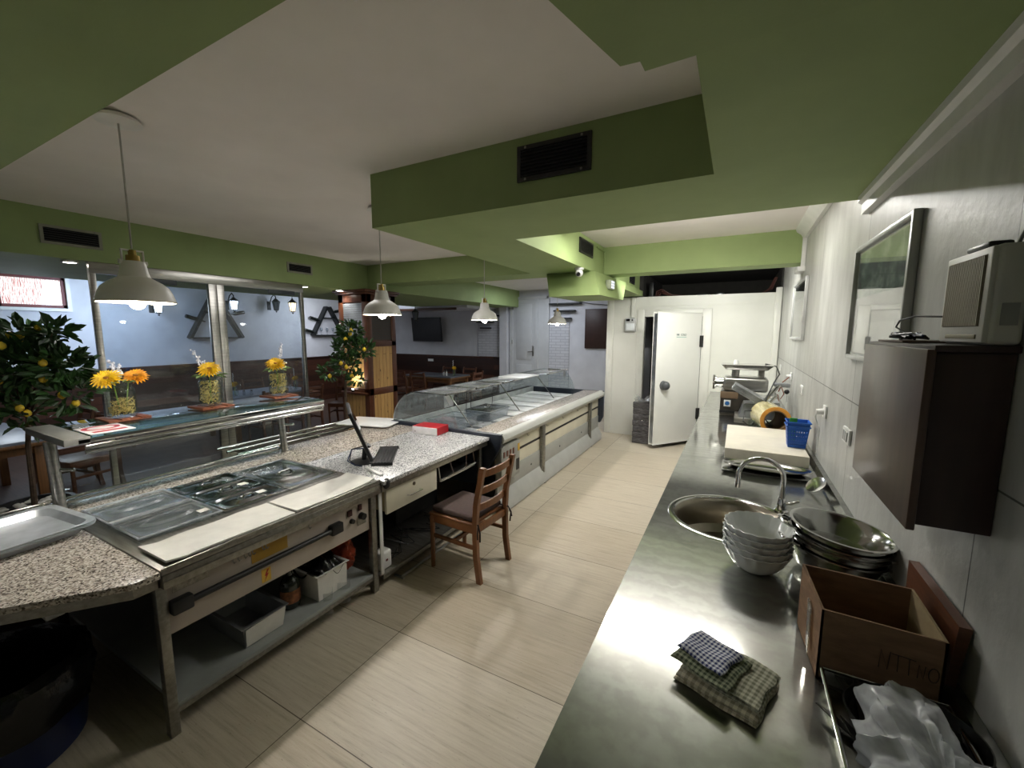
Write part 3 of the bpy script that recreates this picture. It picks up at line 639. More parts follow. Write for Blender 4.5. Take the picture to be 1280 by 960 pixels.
# tap
t = thing('sink_tap', 'tall chrome swan-neck tap behind the round sink', 'tap', (.26, 2.555, ZW))
obj('base', B().lathe([(0, 0), (.034, 0), (.034, .012), (.026, .02), (.022, .06), (.018, .075), (0, .075)], (.26, 2.555, ZW), 28), CHROME, t)
pts = [(.26, 2.555, ZW+.06), (.26, 2.555, ZW+.17)]
for k in range(13):
    a = PI*k/12; pts.append((.26-.105+.105*math.cos(a), 2.555-.02*k/12, ZW+.18+.10*math.sin(a)))
pts += [(.05, 2.53, ZW+.13)]
obj('spout', B().tube(pts, .0125, 14), CHROME, t)
obj('outlet', B().cyl((.05, 2.53, ZW+.135), (.049, 2.53, ZW+.11), .0145, n=16), CHROME, t)
obj('lever', B().tube([(.26, 2.555, ZW+.05), (.30, 2.54, ZW+.06), (.335, 2.525, ZW+.085)], [.009, .008, .006], 10), CHROME, t)
# bowls
def scallop(a, r, z): return .055*abs(math.sin(a*9))*max(0, (z-.03)/.06) if z > .03 else 0
def bowl_mesh(c):
    pr = [(0, .0), (.055, 0), (.062, .005), (.086, .024), (.104, .052), (.113, .078), (.119, .090), (.1155, .091), (.109, .079), (.100, .053), (.082, .028), (.058, .010), (0, .008)]
    return B().lathe(pr, c, 72, wave=scallop)
names = ['lowest', 'second lowest', 'middle', 'second topmost', 'topmost']
bx0, by0 = .118, 1.872
b0 = None
for k in range(5):
    lab = '%s white scalloped bowl of the stack in front of the sink' % names[k]
    loc = (bx0+.002*math.sin(k*2), by0, ZW+.001+.0245*k)
    if b0 is None:
        b0 = obj('bowl', bowl_mesh(loc), WHITEG, None, loc, 60); tag(b0, lab, 'bowl', 'stacked white scalloped bowls')
    else:
        o = dup(b0, loc, k*.16, lab, 'stacked white scalloped bowls')
# pans
def pan(loc, rz, label):
    t = thing('steel_pan', label, 'pan', (0, 0, 0), 'stacked two-handled steel pans')
    pr = [(0, 0), (.115, 0), (.128, .006), (.147, .05), (.157, .082), (.168, .088), (.170, .093), (.159, .093), (.152, .086), (.141, .052), (.124, .012), (.11, .006), (0, .005)]
    obj('body', B().lathe(pr, (0, 0, 0), 56), STEELP, t)
    for s in (-1, 1):
        obj('handle', B().tube([(s*.156, -.05, .066), (s*.185, -.045, .075), (s*.20, -.025, .078), (s*.203, 0, .079), (s*.20, .025, .078), (s*.185, .045, .075), (s*.156, .05, .066)], .006, 8), STEELP, t)
    t.location = loc; t.rotation_euler = (.02, .10, rz); t['label'] = label; return t
pl = ['lowest steel pan of the stack beside the white bowls', 'second lowest steel pan of the stack beside the white bowls', 'second topmost steel pan of the stack beside the white bowls', 'topmost steel pan of the stack, its shiny inside in view']
px_, py_ = .383, 1.985
p0 = pan((px_, py_, ZW+.018), .1, pl[0])
for k in range(1, 4): dup(p0, (px_+.003*k, py_-.004*k, ZW+.018+.028*k), 0, pl[k])  .rotation_euler = (.02, .10, .1+.25*math.sin(k*2.1))
# cardboard box
t = thing('cardboard_box', 'open brown cardboard box with handwriting beside the pans', 'box', (.36, 1.44, ZW))
q = [(.247, 1.325), (.50, 1.325), (.50, 1.565), (.23, 1.565)]
z0, z1 = ZW+.001, ZW+.205; T = .006
def wallp(a, c, zt0, zt1, nrm):
    ax, ay = a; cx_, cy_ = c; nx, ny = nrm
    return B().hexa([(ax, ay, z0), (cx_, cy_, z0), (cx_+nx*T, cy_+ny*T, z0), (ax+nx*T, ay+ny*T, z0)], [(ax, ay, zt0), (cx_, cy_, zt1), (cx_+nx*T, cy_+ny*T, zt1), (ax+nx*T, ay+ny*T, zt0)])
obj('front_panel', wallp(q[0], q[1], z1, z1-.005, (0, 1)), CARD, t); obj('back_panel', wallp(q[3], q[2], z1+.004, z1, (0, -1)), CARD, t)
obj('side_panel', wallp(q[0], q[3], z1, z1+.004, (1, 0)), CARD, t); obj('side_panel', wallp(q[1], q[2], z1-.005, z1, (-1, 0)), CARDL, t, label='paler inner side panel of the box')
obj('bottom_panel', B().hexa([(*p, z0) for p in q], [(*p, z0+.005) for p in q]), CARD, t)
obj('packing_tape', B().hexa([(.2335, 1.41, z0+.04), (.2345, 1.38, z0+.02), (.2325, 1.38, z0+.02), (.2315, 1.41, z0+.04)], [(.239-.003, 1.44, z1-.04), (.241-.003, 1.40, z1-.05), (.239-.005, 1.40, z1-.05), (.237-.005, 1.44, z1-.04)]), glass('tape_film', '#e8dcc8', 2, haze=.2, rough=.15), t)
INK = mat('faded_dark_ink', '#3a2a1f', .8)
wr = B(); zz = z0+.11; yy = 1.3242; x0 = .375
def stroke(*p): wr.tube([(x0+u*.011, yy, zz+v*.012) for u, v in p], .0011, 5)
stroke((0, -2), (0.2, 2.2), (1.6, -2), (1.9, 2.2)); stroke((2.1, 1.9), (4.4, 1.8), (6.4, 1.6)); stroke((3.3, 1.8), (3.4, -1.9)); stroke((5.3, 1.7), (5.4, -2))
stroke((6.9, -2), (7, 1), (7.9, -2), (8.1, 1)); stroke(*[(9.6+.9*math.cos(a*PI/6), -.5+1.6*math.sin(a*PI/6)) for a in range(13)])
obj('handwriting', wr, INK, t)
tag(obj('wooden_board', B().hexa([(.525, 1.385, ZW+.05), (.545, 1.385, ZW+.05), (.545, 1.70, ZW+.05), (.525, 1.70, ZW+.05)], [(.53, 1.37, ZW+.225), (.555, 1.37, ZW+.225), (.555, 1.72, ZW+.225), (.53, 1.72, ZW+.225)]), planks('reddish_board', '#6b4027', '#5c3520', 1, 3, axis='yz', gap='#5c3520')), 'reddish wooden board standing against the wall behind the cardboard box', 'wooden board')
# baking tray, knives and plastic bag
t = thing('baking_tray', 'steel baking tray holding knives and a plastic bag', 'tray', (.40, 1.17, ZW))
x0, x1, y0, y1 = .258, .512, .72, 1.318
obj('tray_bottom', B().box(x0+.012, x1-.012, y0+.012, y1-.012, ZW+.001, ZW+.004), STEELD, t)
rm = B()
loop = [(x0, y0), (x1, y0), (x1, y1), (x0, y1)]
ins = [(x0+.014, y0+.014), (x1-.014, y0+.014), (x1-.014, y1-.014), (x0+.014, y1-.014)]
for i in range(4):
    a, c = loop[i], loop[(i+1) % 4]; d_, e_ = ins[i], ins[(i+1) % 4]
    rm.hexa([(*d_, ZW+.001), (*e_, ZW+.001), (*e_, ZW+.004), (*d_, ZW+.004)], [(*a, ZW+.036), (*c, ZW+.036), (*c, ZW+.039), (*a, ZW+.039)])
obj('tray_side', rm, STEEL, t)
obj('tray_rim', B().tube([(x0, y0, ZW+.039), (x1, y0, ZW+.039), (x1, y1, ZW+.039), (x0, y1, ZW+.039)], .0055, 8, True), STEELP, t)
KB = mat('dark_knife_blade', '#55534f', .3, .9, var=.1); 
def knife(loc, rz, tilt, L_, label, handle):
    t = thing('kitchen_knife', label, 'knife', (0, 0, 0), 'knives lying in the baking tray')
    obj('blade', B().prism([(-.004, .0), (.012, .0), (.018, L_*.5), (.012, L_*.85), (-.002, L_), (-.006, L_*.5)], .0, .0025), KB, t)
    obj('handle', B().box(-.009, .013, -.125, .0, -.008, .011, .006), handle, t)
    t.location = loc; t.rotation_euler = (tilt, .15, rz); return t
kn = [((.315, 1.12, ZW+.018), -.05, .10, .22, 'long dark knife lying along the left side of the tray', BLACK), ((.345, 1.16, ZW+.022), .35, .05, .20, 'black-handled knife lying aslant at the left of the bag', BLACK), ((.36, 1.06, ZW+.018), .75, .02, .19, 'knife lying across the near left of the tray', BLACK),
      ((.33, .98, ZW+.018), .25, .02, .21, 'knife with its handle towards the near end of the tray', BLACK), ((.40, 1.24, ZW+.02), 1.35, .02, .16, 'knife at the far end of the tray beside the box', BLACK)]
for a in kn: knife(*a)
tag(obj('steel_ladle_tray', B().lathe([(0, .008), (.09, .008), (.115, .02), (.125, .045), (.129, .045), (.118, .018), (.095, .004), (0, .004)], (.41, 1.195, ZW+.012), 40, sx=1, sy=.85), mat('dark_roasting_pan', '#33322f', .4, .6)), 'dark oval roasting dish under the plastic bag in the tray', 'roasting dish')
from mathutils import noise as mnoise
def crumple(u, v):
    a = 2*PI*u; e = v*PI; d = Vector((math.cos(a)*math.sin(e), math.sin(a)*math.sin(e), math.cos(e)))
    k = mnoise.noise(d*1.4+Vector((3, 1, 2))); k2 = abs(mnoise.noise(Vector((d.x*1.2, d.y*2.2, d.z*1.2))+Vector((7, 2, 5))))
    r = .95+.35*k-.75*k2; ff = mnoise.noise(Vector((d.x*9, d.y*3, d.z*5)))*.010
    return (.405+.135*d.x*r+ff, 1.035+.225*d.y*r, ZW+.058+max(.10*d.z*r, -.028)+abs(ff))
tag(obj('plastic_bag', B().grid(110, 60, crumple), glass('milky_bag_film', '#e9ecee', 1.3, haze=.42, rough=.25), smooth=50), 'crumpled translucent plastic bag lying on the knives in the tray', 'plastic bag')
# folded cloths
CL1 = checks('grey_green_check_cloth', '#cfceba', '#84856f', 420); CL2 = checks('blue_white_check_cloth', '#eef0f8', '#26336e', 540); CL3 = checks('beige_waffle_cloth', '#ddd7c2', '#9c9680', 330)
CL4 = checks('dark_green_check_cloth', '#9aa086', '#3a4532', 480)
def cloth(cx, cy, w, h, z, th, rz, m, label, layers=2, amp=.004):
    c, s = math.cos(rz), math.sin(rz); b = B()
    for k in range(layers):
        zz = z+th*k/layers; tt = th/layers*.86
        def top(u, v, zz=zz, k=k):
            x = (u-.5)*w*(1-.02*k)+.003*math.sin(9*v+k); y = (v-.5)*h*(1-.02*k)+.003*math.sin(8*u+2*k)
            e = min(u, 1-u, v, 1-v); ez = -tt*.42*max(0, 1-e/.08)**2
            return x, y, zz+tt+ez+amp*(math.sin(7*u+3*v+k)+math.sin(11*v-4*u))*.4
        n = 18
        def P(u, v):
            x, y, z_ = top(u, v); return (x, y, z_)
        T_ = [[b.bm.verts.new(P(i/n, j/n)) for j in range(n+1)] for i in range(n+1)]
        D_ = [[b.bm.verts.new((v_.co.x, v_.co.y, zz+.12*tt if 0 < i < n and 0 < j < n else zz+.25*tt)) for j, v_ in enumerate(row)] for i, row in enumerate(T_)]
        for i in range(n):
            for j in range(n):
                b.bm.faces.new((T_[i][j], T_[i+1][j], T_[i+1][j+1], T_[i][j+1])); b.bm.faces.new((D_[i][j], D_[i][j+1], D_[i+1][j+1], D_[i+1][j]))
        for i in range(n):
            for (a, d_) in (((i, 0), (i+1, 0)), ((i, n), (i+1, n)), ((0, i), (0, i+1)), ((n, i), (n, i+1))):
                b.bm.faces.new((T_[a[0]][a[1]], T_[d_[0]][d_[1]], D_[d_[0]][d_[1]], D_[a[0]][a[1]]))
    o = obj('folded_cloth', b, m, None, (0, 0, z), smooth=60); o.location = (cx, cy, z); o.rotation_euler = (0, 0, rz); tag(o, label, 'cloth', 'folded cloths in a pile on the nearest worktop'); return o
cloth(.028, 1.185, .205, .185, ZW+.001, .022, -.33, CL3, 'bottom beige waffle cloth of the folded pile', 2)
cloth(.036, 1.197, .195, .165, ZW+.024, .018, -.36, CL1, 'grey green checked cloth in the middle of the folded pile', 2)
cloth(-.012, 1.192, .155, .145, ZW+.043, .013, -.42, CL4, 'dark green checked cloth just under the blue one', 1)
cloth(-.016, 1.208, .128, .115, ZW+.057, .012, -.50, CL2, 'blue and white checked cloth on top of the folded pile', 1, .005)
# serving trays, cutting board and baskets
t = thing('rectangular_tray', 'rectangular steel tray under the oval platter by the cutting board', 'tray', (.25, 3.25, ZW))
obj('tray_body', B().box(-.03, .50, 3.14, 3.36, ZW+.001, ZW+.004).hexa([(-.03, 3.14, ZW+.002), (.5, 3.14, ZW+.002), (.5, 3.36, ZW+.002), (-.03, 3.36, ZW+.002)], [(-.045, 3.125, ZW+.02), (.512, 3.125, ZW+.02), (.512, 3.375, ZW+.02), (-.045, 3.375, ZW+.02)]), STEELP, t)
tag(obj('oval_platter', B().lathe([(0, .022), (.2, .022), (.225, .028), (.262, .042), (.266, .046), (.258, .046), (.222, .034), (.198, .027), (0, .027)], (.225, 3.26, ZW), 56, sx=1, sy=.44), STEELP), 'oval steel platter lying on the rectangular tray', 'platter')
tag(obj('small_dish', B().lathe([(0, 0), (.045, .002), (.058, .007), (.059, .010), (.045, .006), (0, .003)], (0, 0, 0), 40, sy=1.3), STEELP), 'small steel dish leaning on the upstand right of the oval platter', 'dish')
o = bpy.data.objects['small_dish']; o.location = (.475, 3.0, ZW+.038); o.rotation_euler = (.1, -.75, .1)
tag(obj('cutting_board', B().box(-.035, .50, 3.50, 4.42, ZW+.001, ZW+.082, .006), mat('cream_cutting_board', '#d9d3c4', .5, var=.04, scale=6, bp=.1, bs=60)), 'thick cream cutting board on the far worktop', 'cutting board')
def basket(z, label):
    t = thing('plastic_basket', label, 'basket', (.445, 3.80, z), 'blue plastic baskets nested on the cutting board')
    BL = mat('blue_plastic', '#2763c0', .4, var=.05)
    w0, w1, h = .056, .072, .165; cx, cy = .445, 3.80
    fl = B().box(cx-w0, cx+w0, cy-w0, cy+w0, z, z+.003)
    obj('bottom', fl, BL, t)
    for ax in range(4):
        s = B(); rot = Matrix.Translation((cx, cy, z)) @ Matrix.Rotation(ax*PI/2, 4, 'Z')
        def P(u, zz, d=0): return rot @ Vector((u*(w0+(w1-w0)*zz/h), -(w0+(w1-w0)*zz/h)+d, zz))
        def pl(u0, u1, a, c): s.hexa([P(u0, a), P(u1, a), P(u1, a, .0025), P(u0, a, .0025)], [P(u0, c), P(u1, c), P(u1, c, .0025), P(u0, c, .0025)])
        for a, c in ((0, .022), (.038, .056), (.074, .088), (.106, .118), (.134, .165)): pl(-1, 1, a, c)
        for k in range(9): pl(-1+k*.235, -1+k*.235+.12, .01, .15)
        obj('side', s, BL, t)
    obj('rim', B().tube([(cx-w1-.003, cy-w1-.003, z+h), (cx+w1+.003, cy-w1-.003, z+h), (cx+w1+.003, cy+w1+.003, z+h), (cx-w1-.003, cy+w1+.003, z+h)], .006, 8, True), BL, t)
    return t
b1 = basket(ZW+.083, 'lower blue plastic basket on the cutting board'); dup(b1, (.447, 3.80, ZW+.113), None, 'upper blue plastic basket, nested in the lower one')
tag(obj('green_sponge', B().box(.39, .44, 3.77, 3.785, ZW+.125, ZW+.305, .004), mat('bright_green_sponge', '#3b8f3f', .9, var=.1, scale=40)), 'bright green sponge standing in the upper blue basket', 'sponge')
# cling film roll
t = thing('cling_film_roll', 'big yellowish cling film roll behind the blue basket', 'cling film roll', (.36, 4.55, ZW+.1))
ax0 = Vector((.36, 4.53, ZW+.135)); ax1 = Vector((.29, 4.87, ZW+.135))
def tubewall(b, r0, r1, a, c, n=36):
    d_ = (c-a).normalized(); u = Vector((0, 0, 1)); s_ = d_.cross(u).normalized(); rings = []
    for (p, r) in ((a, r0), (a, r1), (c, r1), (c, r0)): rings.append([b.bm.verts.new(p+(u*math.cos(2*PI*i/n)+s_*math.sin(2*PI*i/n))*r) for i in range(n)])
    for k in range(4):
        A, D = rings[k], rings[(k+1) % 4]
        for i in range(n): b.bm.faces.new((A[i], A[(i+1) % n], D[(i+1) % n], D[i]))
    return b
obj('film', tubewall(B(), .098, .132, ax0, ax1), mat('yellowish_film', '#cfc493', .12, var=.12, scale=5, sc=(8, 2, 8), coat=.6), t)
obj('core', tubewall(B(), .090, .0975, ax0-(ax1-ax0)*.02, ax1), mat('card_core', '#6b5438', .8), t)
obj('wound_edge', tubewall(B(), .0985, .131, ax0-(ax1-ax0)*.008, ax0), mat('amber_film_edge', '#cf8f35', .3), t)
# meat grinder on steel base
t = thing('meat_grinder', 'steel meat grinder with tray on a dark box at the far worktop end', 'meat grinder', (.0, 5.55, ZW))
gx = -.015; gy = -.245
def G(*a): return (a[0]+gx, a[1]+gx, a[2]+gy, a[3]+gy, ZW+a[4], ZW+a[5], *a[6:])
obj('base_box', B().box(*G(-.12, .20, 5.62, 6.0, .001, .28, .008)), mat('smoky_steel_base', '#57534d', .3, .8, var=.15), t)
obj('brown_band', B().box(*G(-.122, .06, 5.612, 5.6195, .20, .278, .002)), mat('brown_band', '#6d5a45', .5), t)
obj('switch_plate', B().box(*G(-.08, -.01, 5.610, 5.6195, .105, .18, .002)), WHITE, t)
obj('blue_switch', B().cyl((gx-.045, 5.610+gy, ZW+.142), (gx-.045, 5.602+gy, ZW+.142), .024, n=20), mat('blue_switch_cap', '#1f5f9c', .4), t)
obj('vent_grille', B().box(*G(-.122, .2, 5.610, 5.6195, .03, .06, .002)), BLACK, t)
obj('motor_housing', B().box(*G(-.10, .35, 5.64, 5.95, .281, .445, .035, 4)), STEEL, t)
obj('maker_badge', B().lathe([(0, 0), (.055, 0), (.055, .004), (0, .004)], (0, 0, 0), 28, sy=.5), STEELD, t)
bd = [o for o in kids(t) if o.name.startswith('maker_badge')][0]
bd.data.transform(Matrix.Translation(root_loc(t))); bd.data.transform(Matrix.Rotation(PI/2, 4, 'X')); bd.data.transform(Matrix.Translation(Vector((gx-.02, 5.639+gy, ZW+.365))-root_loc(t)))
obj('grinding_head', B().cyl((gx-.09, 5.78+gy, ZW+.365), (gx-.17, 5.78+gy, ZW+.365), .062, .056, 24).cyl((gx-.17, 5.78+gy, ZW+.365), (gx-.19, 5.78+gy, ZW+.365), .068, n=24), STEELP, t)
obj('ring_nut', B().box(*G(-.215, -.19, 5.775, 5.785, .28, .45, .003)).box(*G(-.215, -.19, 5.70, 5.86, .36, .37, .003)), STEELD, t)
obj('feed_neck', B().cyl((gx+.02, 5.79+gy, ZW+.43), (gx+.02, 5.79+gy, ZW+.531), .042, n=20), STEEL, t); obj('tray_support', B().box(*G(.25, .31, 5.74, 5.84, .44, .531, .004)), STEELD, t)
obj('feed_tray', B().box(*G(-.08, .33, 5.66, 5.92, .53, .537)).hexa([(gx-.08, 5.66+gy, ZW+.53), (gx+.33, 5.66+gy, ZW+.53), (gx+.33, 5.92+gy, ZW+.53), (gx-.08, 5.92+gy, ZW+.53)], [(gx-.13, 5.60+gy, ZW+.588), (gx+.39, 5.60+gy, ZW+.588), (gx+.39, 5.97+gy, ZW+.588), (gx-.13, 5.97+gy, ZW+.588)]), STEELP, t)
tag(obj('white_plunger', B().cyl((gx+.02, 5.79+gy, ZW+.589), (gx+.02, 5.79+gy, ZW+.635), .028, .02, 16), WHITE), 'white plunger top standing in the meat grinder tray', 'plunger')
# slicer
t = thing('meat_slicer', 'grey tilted meat slicer in front of the grinder', 'meat slicer', (.2, 5.1, ZW))
obj('foot', B().box(.02, .30, 4.95, 5.35, ZW+.001, ZW+.06, .01), STEELD, t)
obj('body', B().hexa([(.06, 4.97, ZW+.06), (.46, 4.97, ZW+.06), (.46, 5.35, ZW+.06), (.06, 5.35, ZW+.06)], [(.10, 5.0, ZW+.20), (.42, 5.0, ZW+.24), (.42, 5.30, ZW+.24), (.10, 5.30, ZW+.20)]), ALU, t)
sl = Matrix.Translation((.13, 5.0, ZW+.29)) @ Matrix.Rotation(.52, 4, 'Y')
sb = B()
for k in range(5): sb.box(-.17, .22, -.10, .16, -.012+k*.014, -.002+k*.014, .003, m=sl)
obj('carriage_plate', sb, ALU, t)
obj('blade', B().tube([sl @ Vector((.22, .05, .0)), sl @ Vector((.22, .05, .02))], .13, 40), STEELP, t)
s2 = Matrix.Translation((.30, 4.98, ZW+.26)) @ Matrix.Rotation(-.95, 4, 'Y')
obj('guide_arm', B().box(-.17, .20, -.06, .08, 0, .022, .004, m=s2), STEELP, t)
obj('white_guard', B().box(-.10, .10, -.02, .02, -.05, -.03, .004, m=s2), WHITE, t)
obj('pusher', B().box(.36, .50, 5.0, 5.1, ZW+.40, ZW+.44, .01), ALU, t); obj('knob', B().ball((.47, 4.98, ZW+.36), .024), BLACK, t)
tag(obj('power_cable', B().tube([(.30, 5.62, ZW+.595), (.41, 5.6, ZW+.57), (.43, 5.4, ZW+.5), (.36, 5.05, ZW+.44), (.30, 4.86, ZW+.32), (.25, 4.8, ZW+.12), (.16, 4.74, ZW+.02), (.10, 4.76, ZW+.06), (.11, 4.82, ZW+.16), (.22, 4.82, ZW+.17), (.34, 4.72, ZW+.05), (.2, 4.7, ZW+.012)], .0065, 8), BLACK), 'black power cable looping over the slicer', 'cable')
tag(obj('reddish_cable', B().tube([(.53, 5.52, ZW+.46), (.47, 5.5, ZW+.40), (.44, 5.48, ZW+.30), (.46, 5.46, ZW+.36), (.49, 5.45, ZW+.28), (.46, 5.45, ZW+.22), (.43, 5.46, ZW+.27), (.45, 5.44, ZW+.18), (.4, 5.45, ZW+.24)], .006, 8), mat('reddish_brown_cable', '#8a4f3a', .5)), 'reddish brown cable hanging from the socket above the slicer', 'cable')
gl = B()
for k in range(3): gl.lathe([(.0, 0), (.028, 0), (.03, .11), (.027, .11), (.025, .006), (0, .006)], (.19+.07*k, 4.62+.02*k, ZW+.001), 20)
for k in range(3):
    b = B().lathe([(.0, 0), (.028, 0), (.032, .11), (.029, .11), (.025, .006), (0, .006)], (.17+.075*k, 4.60+.02*k, ZW+.001), 20)
    tag(obj('drinking_glass', b, GLASS), ['left', 'middle', 'right'][k]+' one of three clear glasses behind the cutting board', 'glass', 'clear glasses behind the cutting board')
gl.bm.free()
# wall cabinet, heater and clutter on it
t = thing('wall_cabinet', 'dark brown wall cabinet hanging on the stone wall', 'cabinet', (.48, 1.64, 1.365))
obj('body', B().box(.422, XR-.001, 1.365, 1.905, 1.37, 1.805, .003), CABW, t)
dr = obj('door', B().box(.402, .420, 1.352, 1.912, 1.358, 1.812, .003), CABF, t)
obj('top_panel', B().box(.415, XR-.001, 1.352, 1.912, 1.806, 1.822, .002), CABW, t)
t = thing('fan_heater', 'slim white heater with tan grille standing on the brown cabinet', 'heater', (.53, 1.47, 1.823))
hx0, hx1, hy0, hy1, hz0, hz1 = .500, XR-.002, 1.353, 1.592, 1.823, 2.050
OW = mat('offwhite_casing', '#cfcec6', .45, var=.03)
obj('casing', B().box(hx0, hx1, hy0, hy1, hz0, hz1, .012, 3), OW, t)
obj('face_frame', B().box(hx0-.008, hx0+.004, hy0+.004, hy1-.004, hz0+.005, hz1-.004, .004), OW, t)
gr = B()
for k in range(24): y = hy0+.028+k*.0079; gr.box(hx0-.012, hx0-.0085, y, y+.0038, hz0+.045, hz1-.022)
obj('grille', gr, mat('tan_grille', '#a39c86', .5), t)
obj('grille_back', B().box(hx0-.0088, hx0-.0078, hy0+.024, hy1-.024, hz0+.043, hz1-.020), mat('grille_shadow', '#6d6755', .7), t)
obj('slot', B().box(hx0-.011, hx0-.0075, hy0+.03, hy1-.05, hz0+.014, hz0+.025, .002), mat('tan_slot', '#9a9274', .5), t)
obj('rating_label', B().box(hx0+.016, hx0+.045, hy0-.0012, hy0+.001, hz0+.045, hz0+.095), mat('grey_label', '#9b9c98', .4), t)
obj('power_cord', B().tube([(.545, 1.40, 2.045), (.552, 1.385, 2.09), (.553, 1.34, 2.16), (.553, 1.30, 2.26), (.5535, 1.27, 2.44)], .0035, 8), mat('grey_cord', '#6d6d6a', .5), t)
tag(obj('black_remote', B().box(.505, .55, 1.42, 1.53, 2.051, 2.066, .006), BLACK), 'black flat object lying on top of the white heater', 'remote control')
t = thing('cable_tangle', 'tangle of dark and blue cables on the brown cabinet', 'cables', (.47, 1.6, 1.823))
for k in range(4):
    rr = random.Random(k); p = [(.458+rr.uniform(-.03, .03), 1.70+rr.uniform(-.08, .08), 1.834+rr.uniform(0, .018)) for _ in range(14)]
    obj('cable', B().tube(p, .0035, 6), BLACK if k else mat('blue_cable', '#26365f', .5), t)
obj('cable', B().tube([(.492, 1.57, 1.895), (.46, 1.66, 1.90), (.45, 1.76, 1.89), (.45, 1.79, 1.87), (.46, 1.73, 1.85), (.46, 1.65, 1.832)], .0028, 6), BLACK, t)
tag(obj('flat_box', B().box(.42, .55, 1.60, 1.84, 1.823, 1.829, .002), mat('brown_board', '#5a4638', .6)), 'thin brown board lying on the cabinet under the cables', 'board')

# ------------------------------------------------------------------ left side: buffet counter
ZL = .82
# granite end piece with its steel frame
t = thing('end_counter', 'speckled granite end counter with chamfered corner, under the steel trays', 'counter', (-2.9, .2, 0))
pg = [(-2.125, .765), (-2.125, .67), (-2.37, .365), (-3.35, -.75), (-3.62, -.75), (-3.62, .765)]
obj('granite_top', B().prism(pg, ZL-.03, ZL, 'z', .004), GRAN, t)
ins = [(-2.16, .765), (-2.16, .68), (-2.40, .38), (-3.37, -.72), (-3.60, -.72), (-3.60, .765)]
obj('frame_rail', B().prism(ins, ZL-.085, ZL-.031), STEELD, t)
obj('guest_side_panel', B().box(-3.58, -3.55, -.72, .765, .0, ZL-.086), mat('dark_brown_panel', '#2a1c17', .5, var=.12), t)
obj('panel_strip', B().box(-3.549, -3.54, -.72, .765, .42, .44), ALU, t)
obj('leg', B().box(-3.5, -3.46, .70, .74, 0, ZL-.086), STEELD, t); obj('leg', B().box(-3.5, -3.46, -.6, -.56, 0, ZL-.086), STEELD, t); obj('leg', B().box(-3.2, -3.16, -.5, -.46, 0, ZL-.086), STEELD, t)
obj('socket_box', B().box(-2.62, -2.5, .5, .56, ZL-.19, ZL-.086, .004), mat('pale_grey_casing', '#b4b6b6', .35), t)
tag(obj('blue_bin', B().lathe([(0, 0), (.25, 0), (.27, .02), (.292, .22), (.30, .23), (.30, .245), (.285, .245), (.262, .03), (0, .02)], (-2.72, .36, .001), 40), mat('dark_blue_bin_plastic', '#13224f', .4, var=.06)), 'dark blue round bin on the floor under the granite end counter', 'bin')
tag(obj('black_bin_bag', B().lathe([(.304, .20), (.308, .24), (.318, .33), (.312, .40), (.28, .43), (.27, .40), (.26, .26), (0, .22)], (-2.72, .36, .001), 48, wave=lambda a, r, z: .025*math.sin(9*a+z*30)+.015*math.sin(23*a)), mat('black_film', '#121214', .18, var=.3, bp=.5, bs=25)), 'black bag hanging over the rim of the blue bin', 'bag')
# steel trays, stacked
def steel_tray(z, rz, label):
    t = thing('steel_tray', label, 'tray', (0, 0, 0), 'steel serving trays stacked on the granite end counter')
    def rr(w, h, r, z):
        p = []
        for cx, cy, a0 in ((w-r, h-r, 0), (-w+r, h-r, PI/2), (-w+r, -h+r, PI), (w-r, -h+r, 1.5*PI)):
            for k in range(6): a = a0+PI/2*k/5; p.append((cx+r*math.cos(a), cy+r*math.sin(a), z))
        return p
    b = B(); lev = [rr(.205, .28, .05, .001), rr(.228, .303, .06, .034), rr(.255, .33, .07, .038), rr(.255, .33, .07, .041), rr(.226, .301, .06, .037), rr(.203, .278, .05, .004)]
    R_ = [[b.bm.verts.new(p) for p in l] for l in lev]
    for A, D in zip(R_, R_[1:]):
        for i in range(24): b.bm.faces.new((A[i], A[(i+1) % 24], D[(i+1) % 24], D[i]))
    b.bm.faces.new(R_[0][::-1]); b.bm.faces.new(R_[-1])
    obj('tray_body', b, mat('worn_aluminium_tray', '#e2e6ec', .36, .6, var=.08, scale=8), t)
    t.location = (-3.09, .46, z); t.rotation_euler = (0, 0, rz); return t
s0 = steel_tray(ZL+.001, .10, 'lowest steel tray of the stack at the near end of the buffet')
dup(s0, (-3.088, .462, ZL+.009), .10, 'middle steel tray of the stack at the near end of the buffet'); dup(s0, (-3.09, .46, ZL+.017), .105, 'top steel tray of the stack at the near end of the buffet')
# heated buffet table
t = thing('buffet_table', 'heated steel buffet table with beige control panel and lower shelf', 'buffet table', (-2.7, 1.38, 0))
y0, y1, xf, xb = .77, 2.03, -2.125, -3.62
obj('bed', B().box(-3.22, xf, y0, y1, ZL-.02, ZL, .003).box(-2.135, xf, y0, y1, ZL, ZL+.012, .002), STEELD, t)
obj('front_rail', B().box(-2.16, xf+.004, y0, y1, ZL-.085, ZL-.021, .004).box(-2.12, -2.116, y0, y1, ZL-.052, ZL-.048), STEELD, t)
obj('back_granite', B().box(-3.62, -3.221, y0, y1+.0, ZL-.03, ZL, .003), GRAN, t)
pn = obj('control_panel', B().box(-2.20, -2.18, .80, 1.965, .485, ZL-.086, .003), BEIGE, t)
obj('handle_bar', B().tube([(-2.155, .86, .618), (-2.155, 1.66, .618)], .016, 12).box(-2.18, -2.135, .80, .885, .585, .652, .008).box(-2.18, -2.135, 1.635, 1.72, .585, .652, .008), BLACK, t)
obj('yellow_sticker', B().box(-2.1795, -2.178, 1.17, 1.37, .635, .732), mat('mustard_sticker', '#a8832a', .6, var=.06), t)
wl = obj('warning_sticker', B().box(-2.1795, -2.178, 1.215, 1.265, .50, .575), mat('yellow_warning', '#cfa73c', .5), t)
